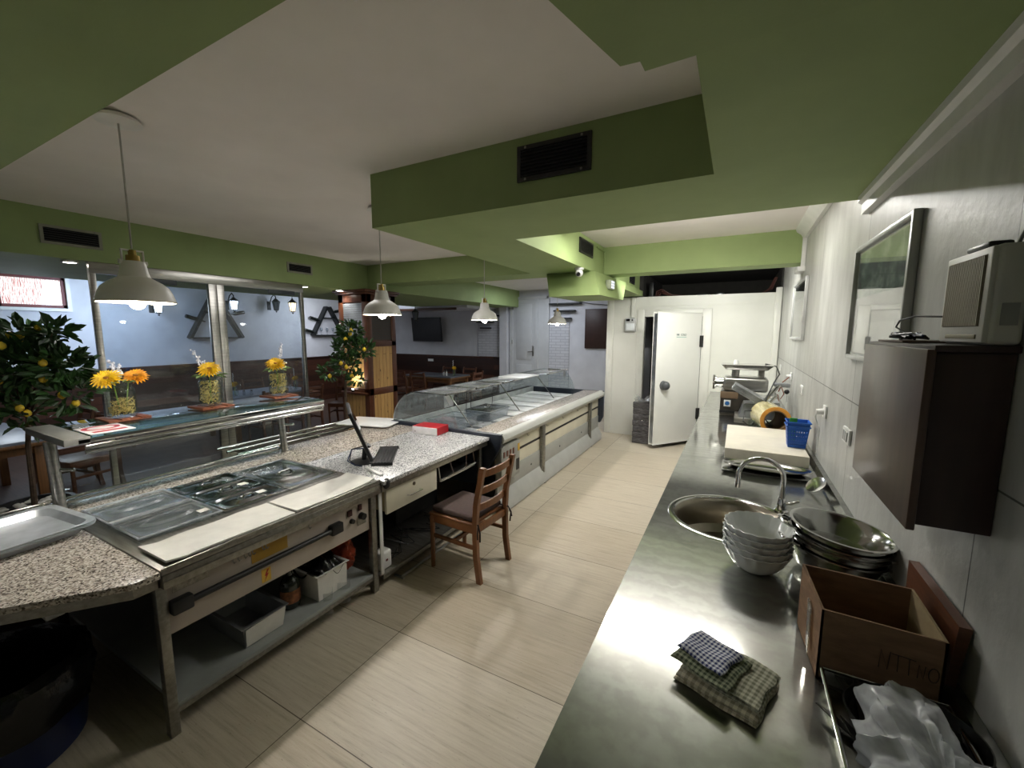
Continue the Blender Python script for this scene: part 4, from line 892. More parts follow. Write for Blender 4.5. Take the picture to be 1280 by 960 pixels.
obj('lightning_bolt', B().prism([(1.246, .568), (1.230, .535), (1.239, .535), (1.228, .505), (1.253, .545), (1.243, .545), (1.256, .568)], -2.1778, -2.1768, 'x'), mat('red_print', '#a5231f', .6), wl)
obj('rating_plate', B().box(-2.1795, -2.178, .82, .97, .675, .722), mat('dull_silver_plate', '#8f8a80', .4, .5, var=.2, scale=60), t)
for k, y in enumerate((1.075, 1.10, 1.13, 1.152, 1.172, 1.225, 1.243, 1.50)):
    obj('hook', B().tube([(-2.172, y, .735), (-2.168, y, .700), (-2.160, y+.002, .692), (-2.150, y+.004, .703)], .0032, 6), STEELD, t)
for (y, z, s_) in ((1.80, .665, .018), (1.885, .675, .014)): obj('rocker_switch', B().box(-2.1795, -2.168, y-s_, y+s_, z-.02, z+.02, .003), mat('dark_red_rocker', '#3a1512', .3), t)
obj('knob', B().cyl((-2.18, 1.815, .605), (-2.158, 1.815, .605), .017, .015, 18), BLACK, t)
obj('dial_plate', B().box(-2.1795, -2.177, 1.865, 1.935, .55, .60), STEELD, t); obj('knob', B().cyl((-2.178, 1.895, .612), (-2.145, 1.895, .612), .024, .021, 20), BLACK, t)
for x, y in ((-2.185, .755), (-2.185, 1.995), (-3.5, .80), (-3.5, 1.995)):
    obj('leg', B().box(x-.022, x+.022, y-.022 if y > 1 else y, y+.022 if y > 1 else y+.04, 0.0, ZL-.086, .003), STEELD, t)
obj('lower_shelf', B().box(-3.48, -2.168, .795, 1.97, .125, .15, .003), mat('grey_shelf_enamel', '#8f928f', .4, var=.06), t)
obj('shelf_beam', B().box(-2.20, -2.17, .795, 1.97, .10, .124), STEELD, t)
obj('guest_side_panel', B().box(-3.6, -3.57, y0, y1, .0, ZL-.031), mat('dark_brown_panel', '#2a1c17', .5), t)
# food well lids
def lid(xa, xb_, ya, yb, m, label, kind, group):
    t = thing('pan_lid', label, 'lid', ((xa+xb_)/2, (ya+yb)/2, ZL+.001), group)
    cx, cy, w, h = (xa+xb_)/2, (ya+yb)/2, (xb_-xa)/2, (yb-ya)/2; z = ZL+.001
    def rect(k, kk, zz): return [(cx+w*k*sx_, cy+h*kk*sy_, zz) for sx_, sy_ in ((-1, -1), (1, -1), (1, 1), (-1, 1))]
    b = B()
    lv = [rect(1, 1, z), rect(1, 1, z+.014), rect(.93, .95, z+.016)] if kind != 'clear' else [rect(1, 1, z), rect(1, 1, z+.022), rect(.92, .93, z+.024)]
    R_ = [[b.bm.verts.new(p) for p in l] for l in lv]
    def circ(kx, ky, zz, n=32): 
        o_ = []
        for i in range(n):
            a = 2*PI*i/n; c_, s_ = math.cos(a), math.sin(a); pw = .55
            o_.append(b.bm.verts.new((cx+w*kx*math.copysign(abs(c_)**pw, c_), cy+h*ky*math.copysign(abs(s_)**pw, s_), zz)))
        return o_
    for A, D in zip(R_, R_[1:]):
        for i in range(4): b.bm.faces.new((A[i], A[(i+1) % 4], D[(i+1) % 4], D[i]))
    dz = z+.016 if kind != 'clear' else z+.024
    rings = [circ(.90, .92, dz+.0005), circ(.80, .84, dz-.008), circ(.66, .74, dz-.009)]
    if kind == 'dark': rings += [circ(.60, .52, dz-.009), circ(.5, .42, dz-.003)]
    if kind == 'square': rings += [circ(.62, .70, dz-.004)]
    # top flange between rectangle and first loop
    top = R_[-1]; f = b.bm.faces.new(top); b.bm.faces.remove(f)
    ring0 = rings[0]
    n = 32
    for i in range(n):
        a = 2*PI*(i+.5)/n; q_ = int(((a+PI) % (2*PI))/(PI/2)) % 4
        b.bm.faces.new((ring0[i], ring0[(i+1) % n], top[q_]))
    for q_ in range(4):
        i = [16, 24, 0, 8][q_]
        b.bm.faces.new((top[q_-1], top[q_], ring0[i]))
    for A, D in zip(rings, rings[1:]):
        for i in range(n): b.bm.faces.new((A[i], A[(i+1) % n], D[(i+1) % n], D[i]))
    b.bm.faces.new(rings[-1])
    obj('lid_body', b, m, t, smooth=30)
    if kind == 'clear':
        obj('rim', B().tube([(xa+.006, ya+.006, z+.022), (xb_-.006, ya+.006, z+.022), (xb_-.006, yb-.006, z+.022), (xa+.006, yb-.006, z+.022)], .0065, 6, True), glass('frosted_rim', '#dfe6ee', 1.2, haze=.48, rough=.25), t)
        h_ = B().lathe([(.055, .0), (.062, .004), (.05, .016), (.046, .012), (.052, .003), (.055, 0)], (cx, cy, dz-.009), 36, sy=2.0, sx=.95)
        obj('grip_ring', h_, m, t)
    else:
        k = .034 if kind == 'dark' else .05
        obj('recess', B().lathe([(k+.012, .003), (k+.004, .005), (k-.008, -.001), (0, -.002)], (cx, cy, dz-.006), 28, sy=1.35 if kind == 'dark' else 1), STEELP, t)
        obj('grip', B().tube([(cx, cy-k, dz-.004), (cx, cy-k*.6, dz+.014), (cx, cy+k*.6, dz+.014), (cx, cy+k, dz-.004)], .006, 8), STEELP, t)
    return t
DK = mat('dark_mirror_steel', '#a6a8ac', .13, 1, var=.06, scale=3)
LIDP = glass('clear_lid_plastic', '#f2f5f8', 1.5, haze=.13, rough=.1)
CLG = 'clear lids over the food wells'
lid(-3.20, -2.856, .83, 1.215, LIDP, 'clear plastic lid farther from the cutting papers, at the near end of the buffet', 'clear', CLG)
lid(-2.85, -2.505, .83, 1.215, LIDP, 'clear plastic lid next to the cutting papers, at the near end of the buffet', 'clear', CLG)
for xa in (-3.20, -2.85):
    t = thing('food_pan', 'dark steel food pan seen through the '+('far' if xa < -3 else 'near')+' clear lid', 'food pan', (xa+.17, 1.02, ZL+.0005), 'food pans under the clear lids')
    obj('rim', B().box(xa+.012, xa+.333, .842, 1.203, ZL+.0004, ZL+.003), STEELP, t)
    obj('well', B().prism([(xa+.172+.13*math.copysign(abs(math.cos(a))**.6, math.cos(a)), 1.022+.155*math.copysign(abs(math.sin(a))**.6, math.sin(a))) for a in [2*PI*i/32 for i in range(32)]], ZL+.003, ZL+.0045), DK, t)
for k, nm in enumerate(('farthest from the cutting papers', 'between the other two', 'nearest to the cutting papers')):
    xa = -3.205+k*.235
    lid(xa, xa+.231, 1.222, 1.605, DK, 'narrow dark steel lid %s, in the middle of the buffet' % nm, 'dark', 'narrow dark steel lids in the middle of the buffet')
lid(-3.16, -2.50, 1.612, 1.985, mat('shiny_grey_lid', '#b5b6b8', .2, 1, var=.08), 'wide rectangular steel lid at the far end of the buffet', 'square', 'steel lids')
for x, y in ((-2.86, 1.52), (-2.62, 1.50), (-2.60, 1.16)):
    tag(obj('price_label', B().box(x-.03, x+.02, y-.025, y+.025, ZL+.026 if y < 1.3 else ZL+.0165, ZL+.027 if y < 1.3 else ZL+.0175), PAPER), {1.52: 'small white label on the middle narrow dark lid', 1.50: 'small white label on the narrow dark lid nearest the papers', 1.16: 'small white label on the clear lid next to the papers'}[y], 'label')
# cutting papers
def paper(ya, yb, label, ph):
    def fn(u, v): return (-2.425+.27*u+.006*math.sin(14*v+ph)*(1-u), ya+(yb-ya)*v, ZL+.014+.004*math.sin(5*v+ph)*u+(.012*max(0, 1-v/.12) if ph < 1 else .01*max(0, (v-.9)/.1)))
    tag(obj('paper_sheet', B().grid(14, 26, fn, .009), PAPER), label, 'paper', 'white paper sheets along the front of the buffet')
paper(.80, 1.41, 'near white paper sheet along the front of the buffet', .4); paper(1.425, 2.0, 'far white paper sheet along the front of the buffet', 2.2)
# things on the lower shelf
ZB = .151
t = thing('steel_container', 'rectangular steel container with a white paper on its side, on the lower shelf', 'container', (-2.42, 1.22, ZB))
def tub(x0, x1, y0, y1, z, h, th=.006, fl=.02):
    b = B(); lo = [(x0, y0), (x1, y0), (x1, y1), (x0, y1)]
    def off(p, d): return (p[0]+(d if p[0] == x1 else -d), p[1]+(d if p[1] == y1 else -d))
    lv = [[(*p, z) for p in lo], [(*off(p, fl), z+h) for p in lo], [(*off(p, fl+.012), z+h+.002) for p in lo], [(*off(p, fl+.012), z+h+.005) for p in lo], [(*off(p, fl-th), z+h+.004) for p in lo], [(*off(p, -th), z+th) for p in lo]]
    R_ = [[b.bm.verts.new(p) for p in l] for l in lv]
    for A, D in zip(R_, R_[1:]):
        for i in range(4): b.bm.faces.new((A[i], A[(i+1) % 4], D[(i+1) % 4], D[i]))
    b.bm.faces.new(R_[0][::-1]); b.bm.faces.new(R_[-1]); return b
obj('container_body', tub(-2.60, -2.24, 1.14, 1.34, ZB, .125), mat('container_steel', '#aeb0b2', .35, .8, var=.08), t)
obj('paper_note', B().hexa([(-2.236, 1.14, ZB+.005), (-2.236, 1.345, ZB+.005), (-2.233, 1.345, ZB+.005), (-2.233, 1.14, ZB+.005)], [(-2.214, 1.13, ZB+.115), (-2.214, 1.355, ZB+.125), (-2.211, 1.355, ZB+.125), (-2.211, 1.13, ZB+.115)]), PAPER, t)
t = thing('glass_bottle', 'dark bottle with an orange label on the lower shelf', 'bottle', (-2.36, 1.48, ZB))
obj('glass_body', B().lathe([(0, 0), (.052, 0), (.056, .01), (.056, .15), (.045, .18), (.02, .205), (.018, .235), (0, .235)], (-2.36, 1.48, ZB), 28), mat('dark_green_bottle', '#22281f', .12, coat=.5), t)
obj('label', B().lathe([(.0568, .04), (.0575, .04), (.0575, .12), (.0568, .12), (.0568, .04)], (-2.36, 1.48, ZB), 28), mat('orange_label', '#8f5a36', .6, var=.3, scale=30), t)
obj('cap', B().cyl((-2.36, 1.48, ZB+.235), (-2.36, 1.48, ZB+.25), .02, n=18), mat('silver_cap', '#c8c8c8', .3, 1), t)
t = thing('carton', 'white carton overflowing with dark film on the lower shelf', 'carton', (-2.4, 1.68, ZB))
obj('carton_body', tub(-2.58, -2.235, 1.585, 1.80, ZB, .165, .005, .004), PAPER, t)
obj('dark_film', B().grid(26, 22, lambda u, v: (-2.60+.37*u, 1.57+.24*v, ZB+.17+.03*math.sin(8*u+4*v)+.035*math.sin(3.1*u*3.1)*math.sin(PI*v)+.02*math.cos(15*v-7*u)), .004), mat('black_film', '#121214', .18, var=.3, bp=.5, bs=25), t)
tag(obj('clear_film_scrap', B().grid(12, 12, lambda u, v: (-2.215+.03*math.sin(9*v), 1.60+.2*v, ZB-.10+.16*u+.01*math.sin(11*u))), BAG), 'clear film scrap hanging over the edge of the lower shelf', 'film')
def orange(u, v):
    a = 2*PI*u; e = PI*v; r = 1+.08*math.sin(5*a+4*e)+.06*math.sin(9*a-6*e)+.05*math.sin(15*e+3*a)
    return (-2.42+.15*math.cos(a)*math.sin(e)*r, 1.885+.062*math.sin(a)*math.sin(e)*r, ZB+.152+.15*math.cos(e)*(1 if v < .5 else 1))
tag(obj('orange_bag', B().grid(44, 28, orange), mat('orange_bag_film', '#a5442a', .35, var=.3, scale=14, bp=.6, bs=22), smooth=25), 'crumpled orange red bag at the right end of the lower shelf', 'bag')
# gantry (sneeze guard) above the buffet
t = thing('sneeze_guard', 'steel and glass sneeze guard shelf over the buffet', 'sneeze guard', (-3.5, 1.7, ZL))
ZG = 1.25
for y in (.80, 2.17):
    obj('post', B().cyl((-3.40, y, ZL), (-3.44, y, ZG-.031), .027, n=20), STEEL, t)
    obj('pane_clip', B().cyl((-3.43, y, ZG-.2), (-3.36, y+.06, ZG-.2), .011, n=12).ball((-3.36, y+.06, ZG-.2), .013), STEELP, t)
obj('post_label', B().box(-3.392, -3.389, .79, .815, 1.0-.06, 1.03-.02), WHITE, t) if 0 else None
X0, X1, Y0, Y1 = -3.83, -3.195, .85, 2.43
obj('front_rail', B().box(X1-.03, X1, Y0, Y1, ZG-.03, ZG-.001, .004).cyl((X1-.004, Y0+.03, ZG-.05), (X1-.004, Y1-.01, ZG-.05), .015, n=14).cyl((X1-.016, Y0+.03, ZG-.080), (X1-.016, Y1-.01, ZG-.080), .014, n=14), STEELP, t)
obj('back_rail', B().box(X0, X0+.03, Y0, Y1, ZG-.03, ZG-.001, .004), STEELP, t)
ENDP = mat('brushed_end_plate', '#b9b8b2', .38, .7, var=.05)
obj('end_rail', B().box(X0, X1, Y0-.055, Y0+.055, ZG-.031, ZG+.009, .003), ENDP, t); obj('end_rail', B().box(X0+.031, X1-.031, Y1-.03, Y1, ZG-.03, ZG-.001, .003), STEEL, t)
obj('cross_bearer', B().box(X0+.031, X1-.031, 2.15, 2.19, ZG-.031, ZG-.001, .003), STEEL, t)
obj('shelf_glass', B().box(X0, X1-.002, Y0+.056, Y1, ZG, ZG+.009, .002), glass('green_edge_glass', '#d8ece8', 1.8), t)
obj('front_pane', B().hexa([(-3.455, .84, ZL+.10), (-3.455, 2.15, ZL+.10), (-3.449, 2.15, ZL+.10), (-3.449, .84, ZL+.10)], [(-3.475, .84, ZG-.12), (-3.475, 2.15, ZG-.12), (-3.469, 2.15, ZG-.12), (-3.469, .84, ZG-.12)]), GLASS, t)
obj('lower_rail', B().box(-3.44, -3.41, -.7, 2.15, ZL+.022, ZL+.04, .004).cyl((-3.425, -.7, ZL+.052), (-3.425, 2.15, ZL+.052), .008, n=10), STEELP, t)
obj('lower_glass_lip', B().hexa([(-3.42, .83, ZL+.004), (-3.42, 2.14, ZL+.004), (-3.416, 2.14, ZL+.004), (-3.416, .83, ZL+.004)], [(-3.44, .83, ZL+.10), (-3.44, 2.14, ZL+.10), (-3.436, 2.14, ZL+.10), (-3.436, .83, ZL+.10)]), GLASS, t)
# notice cards
NW = mat('white_card', '#e6e3e0', .5, var=.02); NR = mat('crimson_print', '#b3202f', .5, var=.05)
t = thing('notice_card', 'white and red card lying on the near end of the glass shelf', 'notice card', (-3.35, .99, ZG+.010))
obj('card', B().box(-3.475, -3.21, .91, 1.115, ZG+.0105, ZG+.015, .001), NW, t)
obj('oval_print', B().lathe([(.062, 0), (.088, 0), (.088, .0006), (.062, .0006), (.062, 0)], (-3.39, 1.01, ZG+.0151), 36, sx=.85), NR, t)
obj('red_band', B().box(-3.285, -3.245, .935, 1.09, ZG+.0151, ZG+.0157), NR, t)
tag(obj('card_holder', B().box(-3.53, -3.505, .92, .99, ZG+.0105, ZG+.035, .003), glass('clear_acrylic', '#f4f6f6', 1.8, haze=.1)), 'small clear acrylic card holder beside the red and white card', 'holder')
# flower jars on boards
RW = planks('reddish_serving_board', '#8c4f34', '#7c432b', 1, 3, axis='x', gap='#7c432b')
STRAW = mat('dry_straw', '#c2a866', .8, var=.3, scale=60); PETAL = mat('sunflower_yellow', '#f2b81f', .6, var=.18, scale=30); PETO = mat('sunflower_orange', '#ea991f', .6, var=.18, scale=30)
WF = mat('white_blossom', '#e4e2e6', .7, var=.08, scale=50)
def flower(b, c, ax, R_, n=20):
    ax = Vector(ax).normalized(); u = ax.orthogonal().normalized(); w_ = ax.cross(u)
    for lay in range(3):
        for k in range(n):
            a = 2*PI*(k+lay*.33)/n; d = (u*math.cos(a)+w_*math.sin(a))+ax*(.12+.28*lay); b.leaf(Vector(c)+ax*.004*lay, d, R_*(1-.17*lay)*rnd.uniform(.9, 1.08), R_*.26, ax)
def jar(x, y, label, heads, sprigs, fill, tall):
    z = ZG+.027
    t = thing('flower_jar', label, 'flower jar', (x, y, z), 'sunflower jars on the glass shelf')
    R_ = .077; H_ = .225
    pr = [(0, 0), (R_*.85, 0), (R_, .015), (R_, H_*.74), (R_*.86, H_*.87), (R_*.72, H_*.9), (R_*.72, H_), (R_*.67, H_), (R_*.67, H_*.89), (R_*.82, H_*.86), (R_-.005, H_*.73), (R_-.005, .018), (0, .008)]
    obj('jar_glass', B().lathe(pr, (x, y, z), 32), GLASS, t)
    obj('jar_thread', B().lathe([(R_*.73, H_*.92), (R_*.78, H_*.935), (R_*.73, H_*.95)], (x, y, z), 32), GLASS, t)
    s = B()
    for k in range(170):
        a = rnd.uniform(0, 2*PI); r = R_*.86*math.sqrt(rnd.random()); zz = z+.016+rnd.random()*fill*H_*.8; d = Vector((rnd.uniform(-1, 1), rnd.uniform(-1, 1), rnd.uniform(-.6, .6))).normalized()*rnd.uniform(.015, .035)
        p = Vector((x+r*math.cos(a), y+r*math.sin(a), zz)); ps = []
        for s_ in (-1, 0, 1):
            q_ = p+d*s_+Vector((0, 0, .006*(s_ == 0))); rel = Vector((q_.x-x, q_.y-y)); 
            if rel.length > R_-.009: rel *= (R_-.009)/rel.length
            ps.append((x+rel.x, y+rel.y, min(max(q_.z, z+.011), z+H_*.85)))
        s.tube(ps, .0019, 4)
    o = obj('straw_filling', s, STRAW, t); o['kind'] = 'stuff'
    for k, (dx, dy, dz, R2, mm) in enumerate(heads):
        c = (x+dx, y+dy, z+H_+dz); b = B(); flower(b, c, (.55+dx*2, -.35+dy*2, .8), R2); 
        obj('sunflower', b, mm, t)
        b = B().tube([(x+dx*.2, y+dy*.2, z+.03), (x+dx*.5, y+dy*.5, z+H_), c], .004, 6); obj('flower_stem', b, LEAFL, t)
        obj('flower_centre', B().ball((c[0]+.008, c[1]-.005, c[2]+.012), (.017, .017, .010)), mat('flower_centre_brown', '#8a5a18', .8), t)
    b = B()
    for k in range(9):
        a = 2*PI*k/9+rnd.random()*.5; b.leaf((x+.03*math.cos(a), y+.03*math.sin(a), z+H_+.005), (math.cos(a), math.sin(a), rnd.uniform(-.15, .35)), rnd.uniform(.07, .11), .04, Vector((0, 0, 1)))
    obj('leaves', b, mat('pale_flower_leaf', '#7f9a62', .5, var=.2, scale=20), t)
    for (dx, dy, h_) in sprigs:
        b = B(); p0 = Vector((x, y, z+H_)); p1 = Vector((x+dx, y+dy, z+H_+h_))
        b.tube([p0, p0.lerp(p1, .5)+Vector((0, 0, .02)), p1], .0025, 5)
        for k in range(26):
            f = rnd.uniform(.35, 1); q_ = p0.lerp(p1, f)+Vector((rnd.uniform(-1, 1), rnd.uniform(-1, 1), rnd.uniform(-1, 1)))*.014; b.ball(q_, rnd.uniform(.005, .009), 6, 4)
        obj('white_sprig', b, WF, t)
    return t
def board(x, y, label):
    tag(obj('serving_board', B().box(x-.115, x+.115, y-.112, y+.112, ZG+.011, ZG+.019, .002).box(x-.115, x+.115, y-.113, y-.06, ZG+.019, ZG+.0265, .002).box(x-.115, x+.115, y-.045, y+.045, ZG+.019, ZG+.0265, .002).box(x-.115, x+.115, y+.06, y+.113, ZG+.019, ZG+.0265, .002), RW), label, 'wooden board', 'small slatted boards under the flower jars')
J = [(-3.63, 1.20), (-3.60, 1.725), (-3.65, 2.31)]
board(*J[0], 'slatted reddish board under the leftmost flower jar'); board(*J[1], 'slatted reddish board under the middle flower jar'); board(*J[2], 'slatted reddish board under the rightmost flower jar')
jar(*J[0], 'leftmost flower jar with two sunflowers and little straw, beside the notice card', [(.03, -.07, .035, .085, PETAL), (.03, .08, .04, .075, PETO)], [(-.05, -.02, .15), (.0, .01, .12)], .55, 1)
jar(*J[1], 'middle flower jar with one yellow sunflower and white sprigs', [(.02, .0, .055, .085, PETAL)], [(-.08, -.06, .20), (-.03, -.01, .12), (.05, .05, .06)], 1, 1)
jar(*J[2], 'rightmost flower jar at the end of the glass shelf with one orange-yellow sunflower', [(.01, -.02, .055, .088, PETAL)], [(-.02, .07, .24), (.04, .05, .08)], 1, 1)
# tray rail on the guests' side
t = thing('tray_rail', 'tubular steel tray rail on the guests side of the buffet', 'tray rail', (-3.9, 2.7, .8))
for x in (-3.72, -3.88, -4.04): obj('rail_tube', B().cyl((x, 1.95, .80), (x, 3.45, .80), .014, n=12), STEELP, t)
for y in (2.1, 2.75, 3.3): obj('bracket', B().box(-4.06, -3.6, y-.015, y+.015, .745, .784, .003).box(-3.63, -3.6, y-.015, y+.015, .55, .784), STEELD, t)
def white_tray():
    pts = []
    for cx, cy, a0 in ((.2, .15, 0), (-.2, .15, PI/2), (-.2, -.15, PI), (.2, -.15, 1.5*PI)):
        for k in range(7): a = a0+PI/2*k/6; pts.append((cx+.06*math.cos(a), cy+.06*math.sin(a)))
    M_ = Matrix.Translation((-3.60, 3.32, 0)) @ Matrix.Rotation(.25, 4, 'Z')
    P2 = [M_ @ Vector((x*1.25, y*1.0, 0)) for x, y in pts]
    b = B().prism([(p.x, p.y) for p in P2], .835, .848, 'z', .004)
    tag(obj('white_tray', b, mat('white_tray_plastic', '#dcdcda', .3, var=.02)), 'white rounded tray lying across the tray rail by the glass display', 'tray')
white_tray()
# desk with till, between buffet and display
t = thing('counter_desk', 'granite topped desk with a cream drawer between buffet and display', 'desk', (-2.7, 2.74, 0))
dy0, dy1 = 2.035, 3.44
obj('granite_top', B().box(-2.95, -2.10, dy0, dy1, ZL-.03, ZL, .004), GRANL, t); obj('granite_back_strip', B().box(-3.55, -2.951, dy0, dy1, ZL-.03, ZL, .004), GRAN, t)
obj('frame_rail', B().box(-2.16, -2.12, dy0, dy1, ZL-.085, ZL-.031, .003).box(-3.5, -2.16, dy1-.04, dy1-.01, ZL-.085, ZL-.031).box(-3.5, -2.16, dy0+.002, dy0+.03, ZL-.085, ZL-.031), STEELD, t)
dw = obj('drawer_case', B().box(-2.60, -2.165, 2.10, 2.66, .56, ZL-.086, .003), mat('drawer_carcass', '#c9b98f', .5, var=.05), t)
df = obj('drawer', B().box(-2.164, -2.142, 2.095, 2.665, .545, .728, .003), CREAM, t)
obj('drawer_edge', B().box(-2.165, -2.1425, 2.095, 2.665, .7285, .736), mat('raw_wood_edge', '#b98d45', .6), t)
obj('handle', B().tube([(-2.142, 2.31, .618), (-2.115, 2.31, .622), (-2.115, 2.45, .622), (-2.142, 2.45, .618)], .0055, 8), CHROME, df); obj('lock', B().cyl((-2.143, 2.385, .685), (-2.136, 2.385, .685), .014, n=18), mat('old_lock', '#6b6252', .4, .8), df)
kt = B().tube([(-2.15, 2.70, .725), (-2.13, 2.70, .60), (-2.13, 3.22, .60), (-2.15, 3.22, .725)], .006, 8).tube([(-2.125, 2.70, .618), (-2.125, 3.22, .618)], .010, 8).tube([(-2.14, 2.85, .73), (-2.128, 2.88, .61)], .005, 6).tube([(-2.14, 3.10, .73), (-2.128, 3.07, .61)], .005, 6)
obj('keyboard_tray', B().box(-2.55, -2.14, 2.70, 3.22, .595, .606, .002), BLACK, t); obj('tray_frame', kt, CHROME, t); obj('tray_back', B().box(-2.6, -2.58, 2.67, 3.25, .50, .73), STEELD, t)
for x, y in ((-2.19, dy1-.045), (-3.45, 2.08), (-3.45, dy1-.05)): obj('leg', B().box(x-.02, x+.02, y-.02, y+.02, 0, ZL-.086, .003), STEELD, t)
obj('leg', B().box(-2.175, -2.165, 2.045, 2.075, .10, ZL-.086, .002), WHITE, t, label='white side strip')
obj('foot_shelf', B().box(-3.2, -2.175, 2.06, 3.36, .07, .085, .002).box(-2.18, -2.16, 2.06, 3.36, .06, .095, .002), STEELD, t)
obj('kick_bar', B().box(-2.125, -2.11, 2.2, 3.36, .012, .03, .002).box(-2.2, -2.11, 2.2, 2.22, .0, .012).box(-2.2, -2.11, 3.3, 3.32, .0, .012), ALU, t)
obj('guest_side_panel', B().box(-3.52, -3.49, dy0, dy1, .0, ZL-.031), mat('dark_brown_panel', '#2a1c17', .5), t)
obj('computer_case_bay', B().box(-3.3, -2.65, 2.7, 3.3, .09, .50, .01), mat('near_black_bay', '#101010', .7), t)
t = thing('router', 'white router standing on the shelf under the desk', 'router', (-2.24, 2.14, .086))
obj('case', B().box(-2.30, -2.21, 2.085, 2.20, .086, .225, .018, 3), WHITE, t); obj('port', B().box(-2.2105, -2.208, 2.135, 2.155, .15, .165), mat('dark_red_port', '#6b2a22', .4), t)
for k in range(3):
    rr = random.Random(20+k); p = [(-2.45+.05*k, 2.2+.1*k, .095)]+[(-2.42+rr.uniform(-.16, .16), 2.32+.08*i+rr.uniform(-.08, .08), .096+rr.uniform(0, .10)*(i % 2)) for i in range(9)]
    tag(obj('loose_cable', B().tube(p, .004, 6), BLACK), ['black cable lying nearest the router under the desk', 'black cable in the middle of the shelf under the desk', 'black cable farthest from the router under the desk'][k], 'cable', 'black cables under the desk')
# monitor, keyboard, ruler, red box
t = thing('monitor', 'thin black monitor on the desk seen from its edge', 'monitor', (-2.50, 2.30, ZL))
mx, my = -2.50, 2.32
obj('foot', B().lathe([(0, 0), (.10, 0), (.10, .006), (.06, .014), (.03, .02), (0, .02)], (mx-.07, my-.03, ZL+.001), 32), BLACK, t)
obj('neck', B().tube([(mx-.07, my-.03, ZL+.015), (mx-.06, my-.025, ZL+.10), (mx-.03, my-.01, ZL+.14)], .02, 12), BLACK, t)
Mm = Matrix.Translation((mx-.03, my-.01, ZL+.075)) @ Matrix.Rotation(.90, 4, 'Z') @ Matrix.Rotation(-.36, 4, 'Y')
obj('screen_body', B().box(-.014, .012, -.26, .26, 0, .40, .010, 3, m=Mm), BLACK, t)
obj('screen', B().box(.0122, .014, -.245, .245, .035, .385, m=Mm), mat('dark_screen', '#1b1d20', .08, coat=.5), t)
obj('bezel_strip', B().box(.0121, .0145, -.235, .235, .008, .028, m=Mm), mat('grey_bezel', '#4a4a4c', .3), t)
for k in range(2): obj('cable', B().tube([(mx-.06, my-.03, ZL+.13-.02*k), (mx-.10, my-.12, ZL+.12), (mx-.07, my-.17-.02*k, ZL+.05), (mx-.03, my-.15, ZL+.01), (mx+.02, my-.13, ZL+.005)], .0045, 6), BLACK if k == 0 else mat('blue_cable', '#26365f', .5), t)
t = thing('keyboard', 'black keyboard lying on the granite desk', 'keyboard', (-2.56, 2.44, ZL))
Mk = Matrix.Translation((-2.535, 2.43, ZL+.002)) @ Matrix.Rotation(1.0, 4, 'Z')
Mk = Matrix.Translation((-2.515, 2.47, ZL+.002)) @ Matrix.Rotation(PI/2+.66, 4, 'Z')
obj('case', B().box(-.24, .24, -.075, .075, 0, .016, .006, m=Mk), BLACK, t)
ky = B()
for r in range(5):
    for k in range(18): ky.box(-.225+k*.025, -.204+k*.025, -.06+r*.025, -.039+r*.025, .016, .021, m=Mk)
obj('keys', ky, mat('key_black', '#202124', .5), t)
tag(obj('white_ruler', B().hexa([(-2.425, 2.165, ZL+.001), (-2.20, 2.10, ZL+.001), (-2.195, 2.125, ZL+.001), (-2.42, 2.19, ZL+.001)], [(-2.425, 2.165, ZL+.012), (-2.20, 2.10, ZL+.012), (-2.195, 2.125, ZL+.012), (-2.42, 2.19, ZL+.012)]), WHITE), 'white plastic bar lying in front of the monitor', 'bar')
tag(obj('black_corner_cap', B().ball((-2.115, 2.075, ZL-.03), (.022, .03, .04)), BLACK), 'black rubber cap at the front joint of buffet and desk', 'cap')
t = thing('red_white_carton', 'small red and white carton on the granite desk', 'carton', (-2.72, 3.30, ZL))
Mc = Matrix.Translation((-2.735, 3.30, ZL+.001)) @ Matrix.Rotation(.08, 4, 'Z')
obj('carton_body', B().box(-.15, .15, -.085, .12, 0, .075, .002, m=Mc), mat('white_carton', '#dedada', .45), t)
obj('red_wrap', B().box(-.1505, .151, -.08, .1205, .0745, .0765, m=Mc).box(.1500, .1515, -.0855, .1205, .001, .0765, m=Mc), mat('red_carton', '#b0202a', .4, var=.04), t)
obj('red_dot', B().box(-.12, -.11, -.0865, -.085, .02, .03, m=Mc), mat('dark_print', '#4a1a1c', .5), t)
# refrigerated display counter
t = thing('display_counter', 'long refrigerated display counter with curved glass and granite ledge', 'display counter', (-2.6, 5.25, 0))
a, c = 3.45, 7.05; ZD = .85
obj('end_panel', B().prism([(-2.02, .66), (-1.98, .72), (-1.98, ZD), (-3.42, ZD), (-3.42, .30), (-2.25, .30)], a, a+.06, 'y', .006), NAVY, t)
obj('end_panel', B().prism([(-2.02, .30), (-1.97, .40), (-1.97, ZD), (-3.42, ZD), (-3.42, .30)], c-.06, c, 'y', .006), NAVY, t)
obj('granite_ledge', B().box(-2.32, -2.02, a+.061, c-.061, ZD-.03, ZD, .003), GRAN, t)
obj('bumper', B().prism([(-2.04, .735), (-2.0, .74), (-1.965, .765), (-1.95, .80), (-1.965, .835), (-2.0, .855), (-2.04, .857)], a+.03, c-.03, 'y'), mat('grey_bumper', '#b9bab4', .4, var=.02), t)
obj('upper_panel', B().box(-2.08, -2.06, a+.061, c-.061, .42, .735, .002), CREAM, t)
obj('black_groove', B().box(-2.0595, -2.055, a+.3, c-.061, .56, .585), BLACK, t)
obj('lower_panel', B().box(-2.075, -2.05, a+.061, c-.061, .20, .42, .002), GREYP, t)
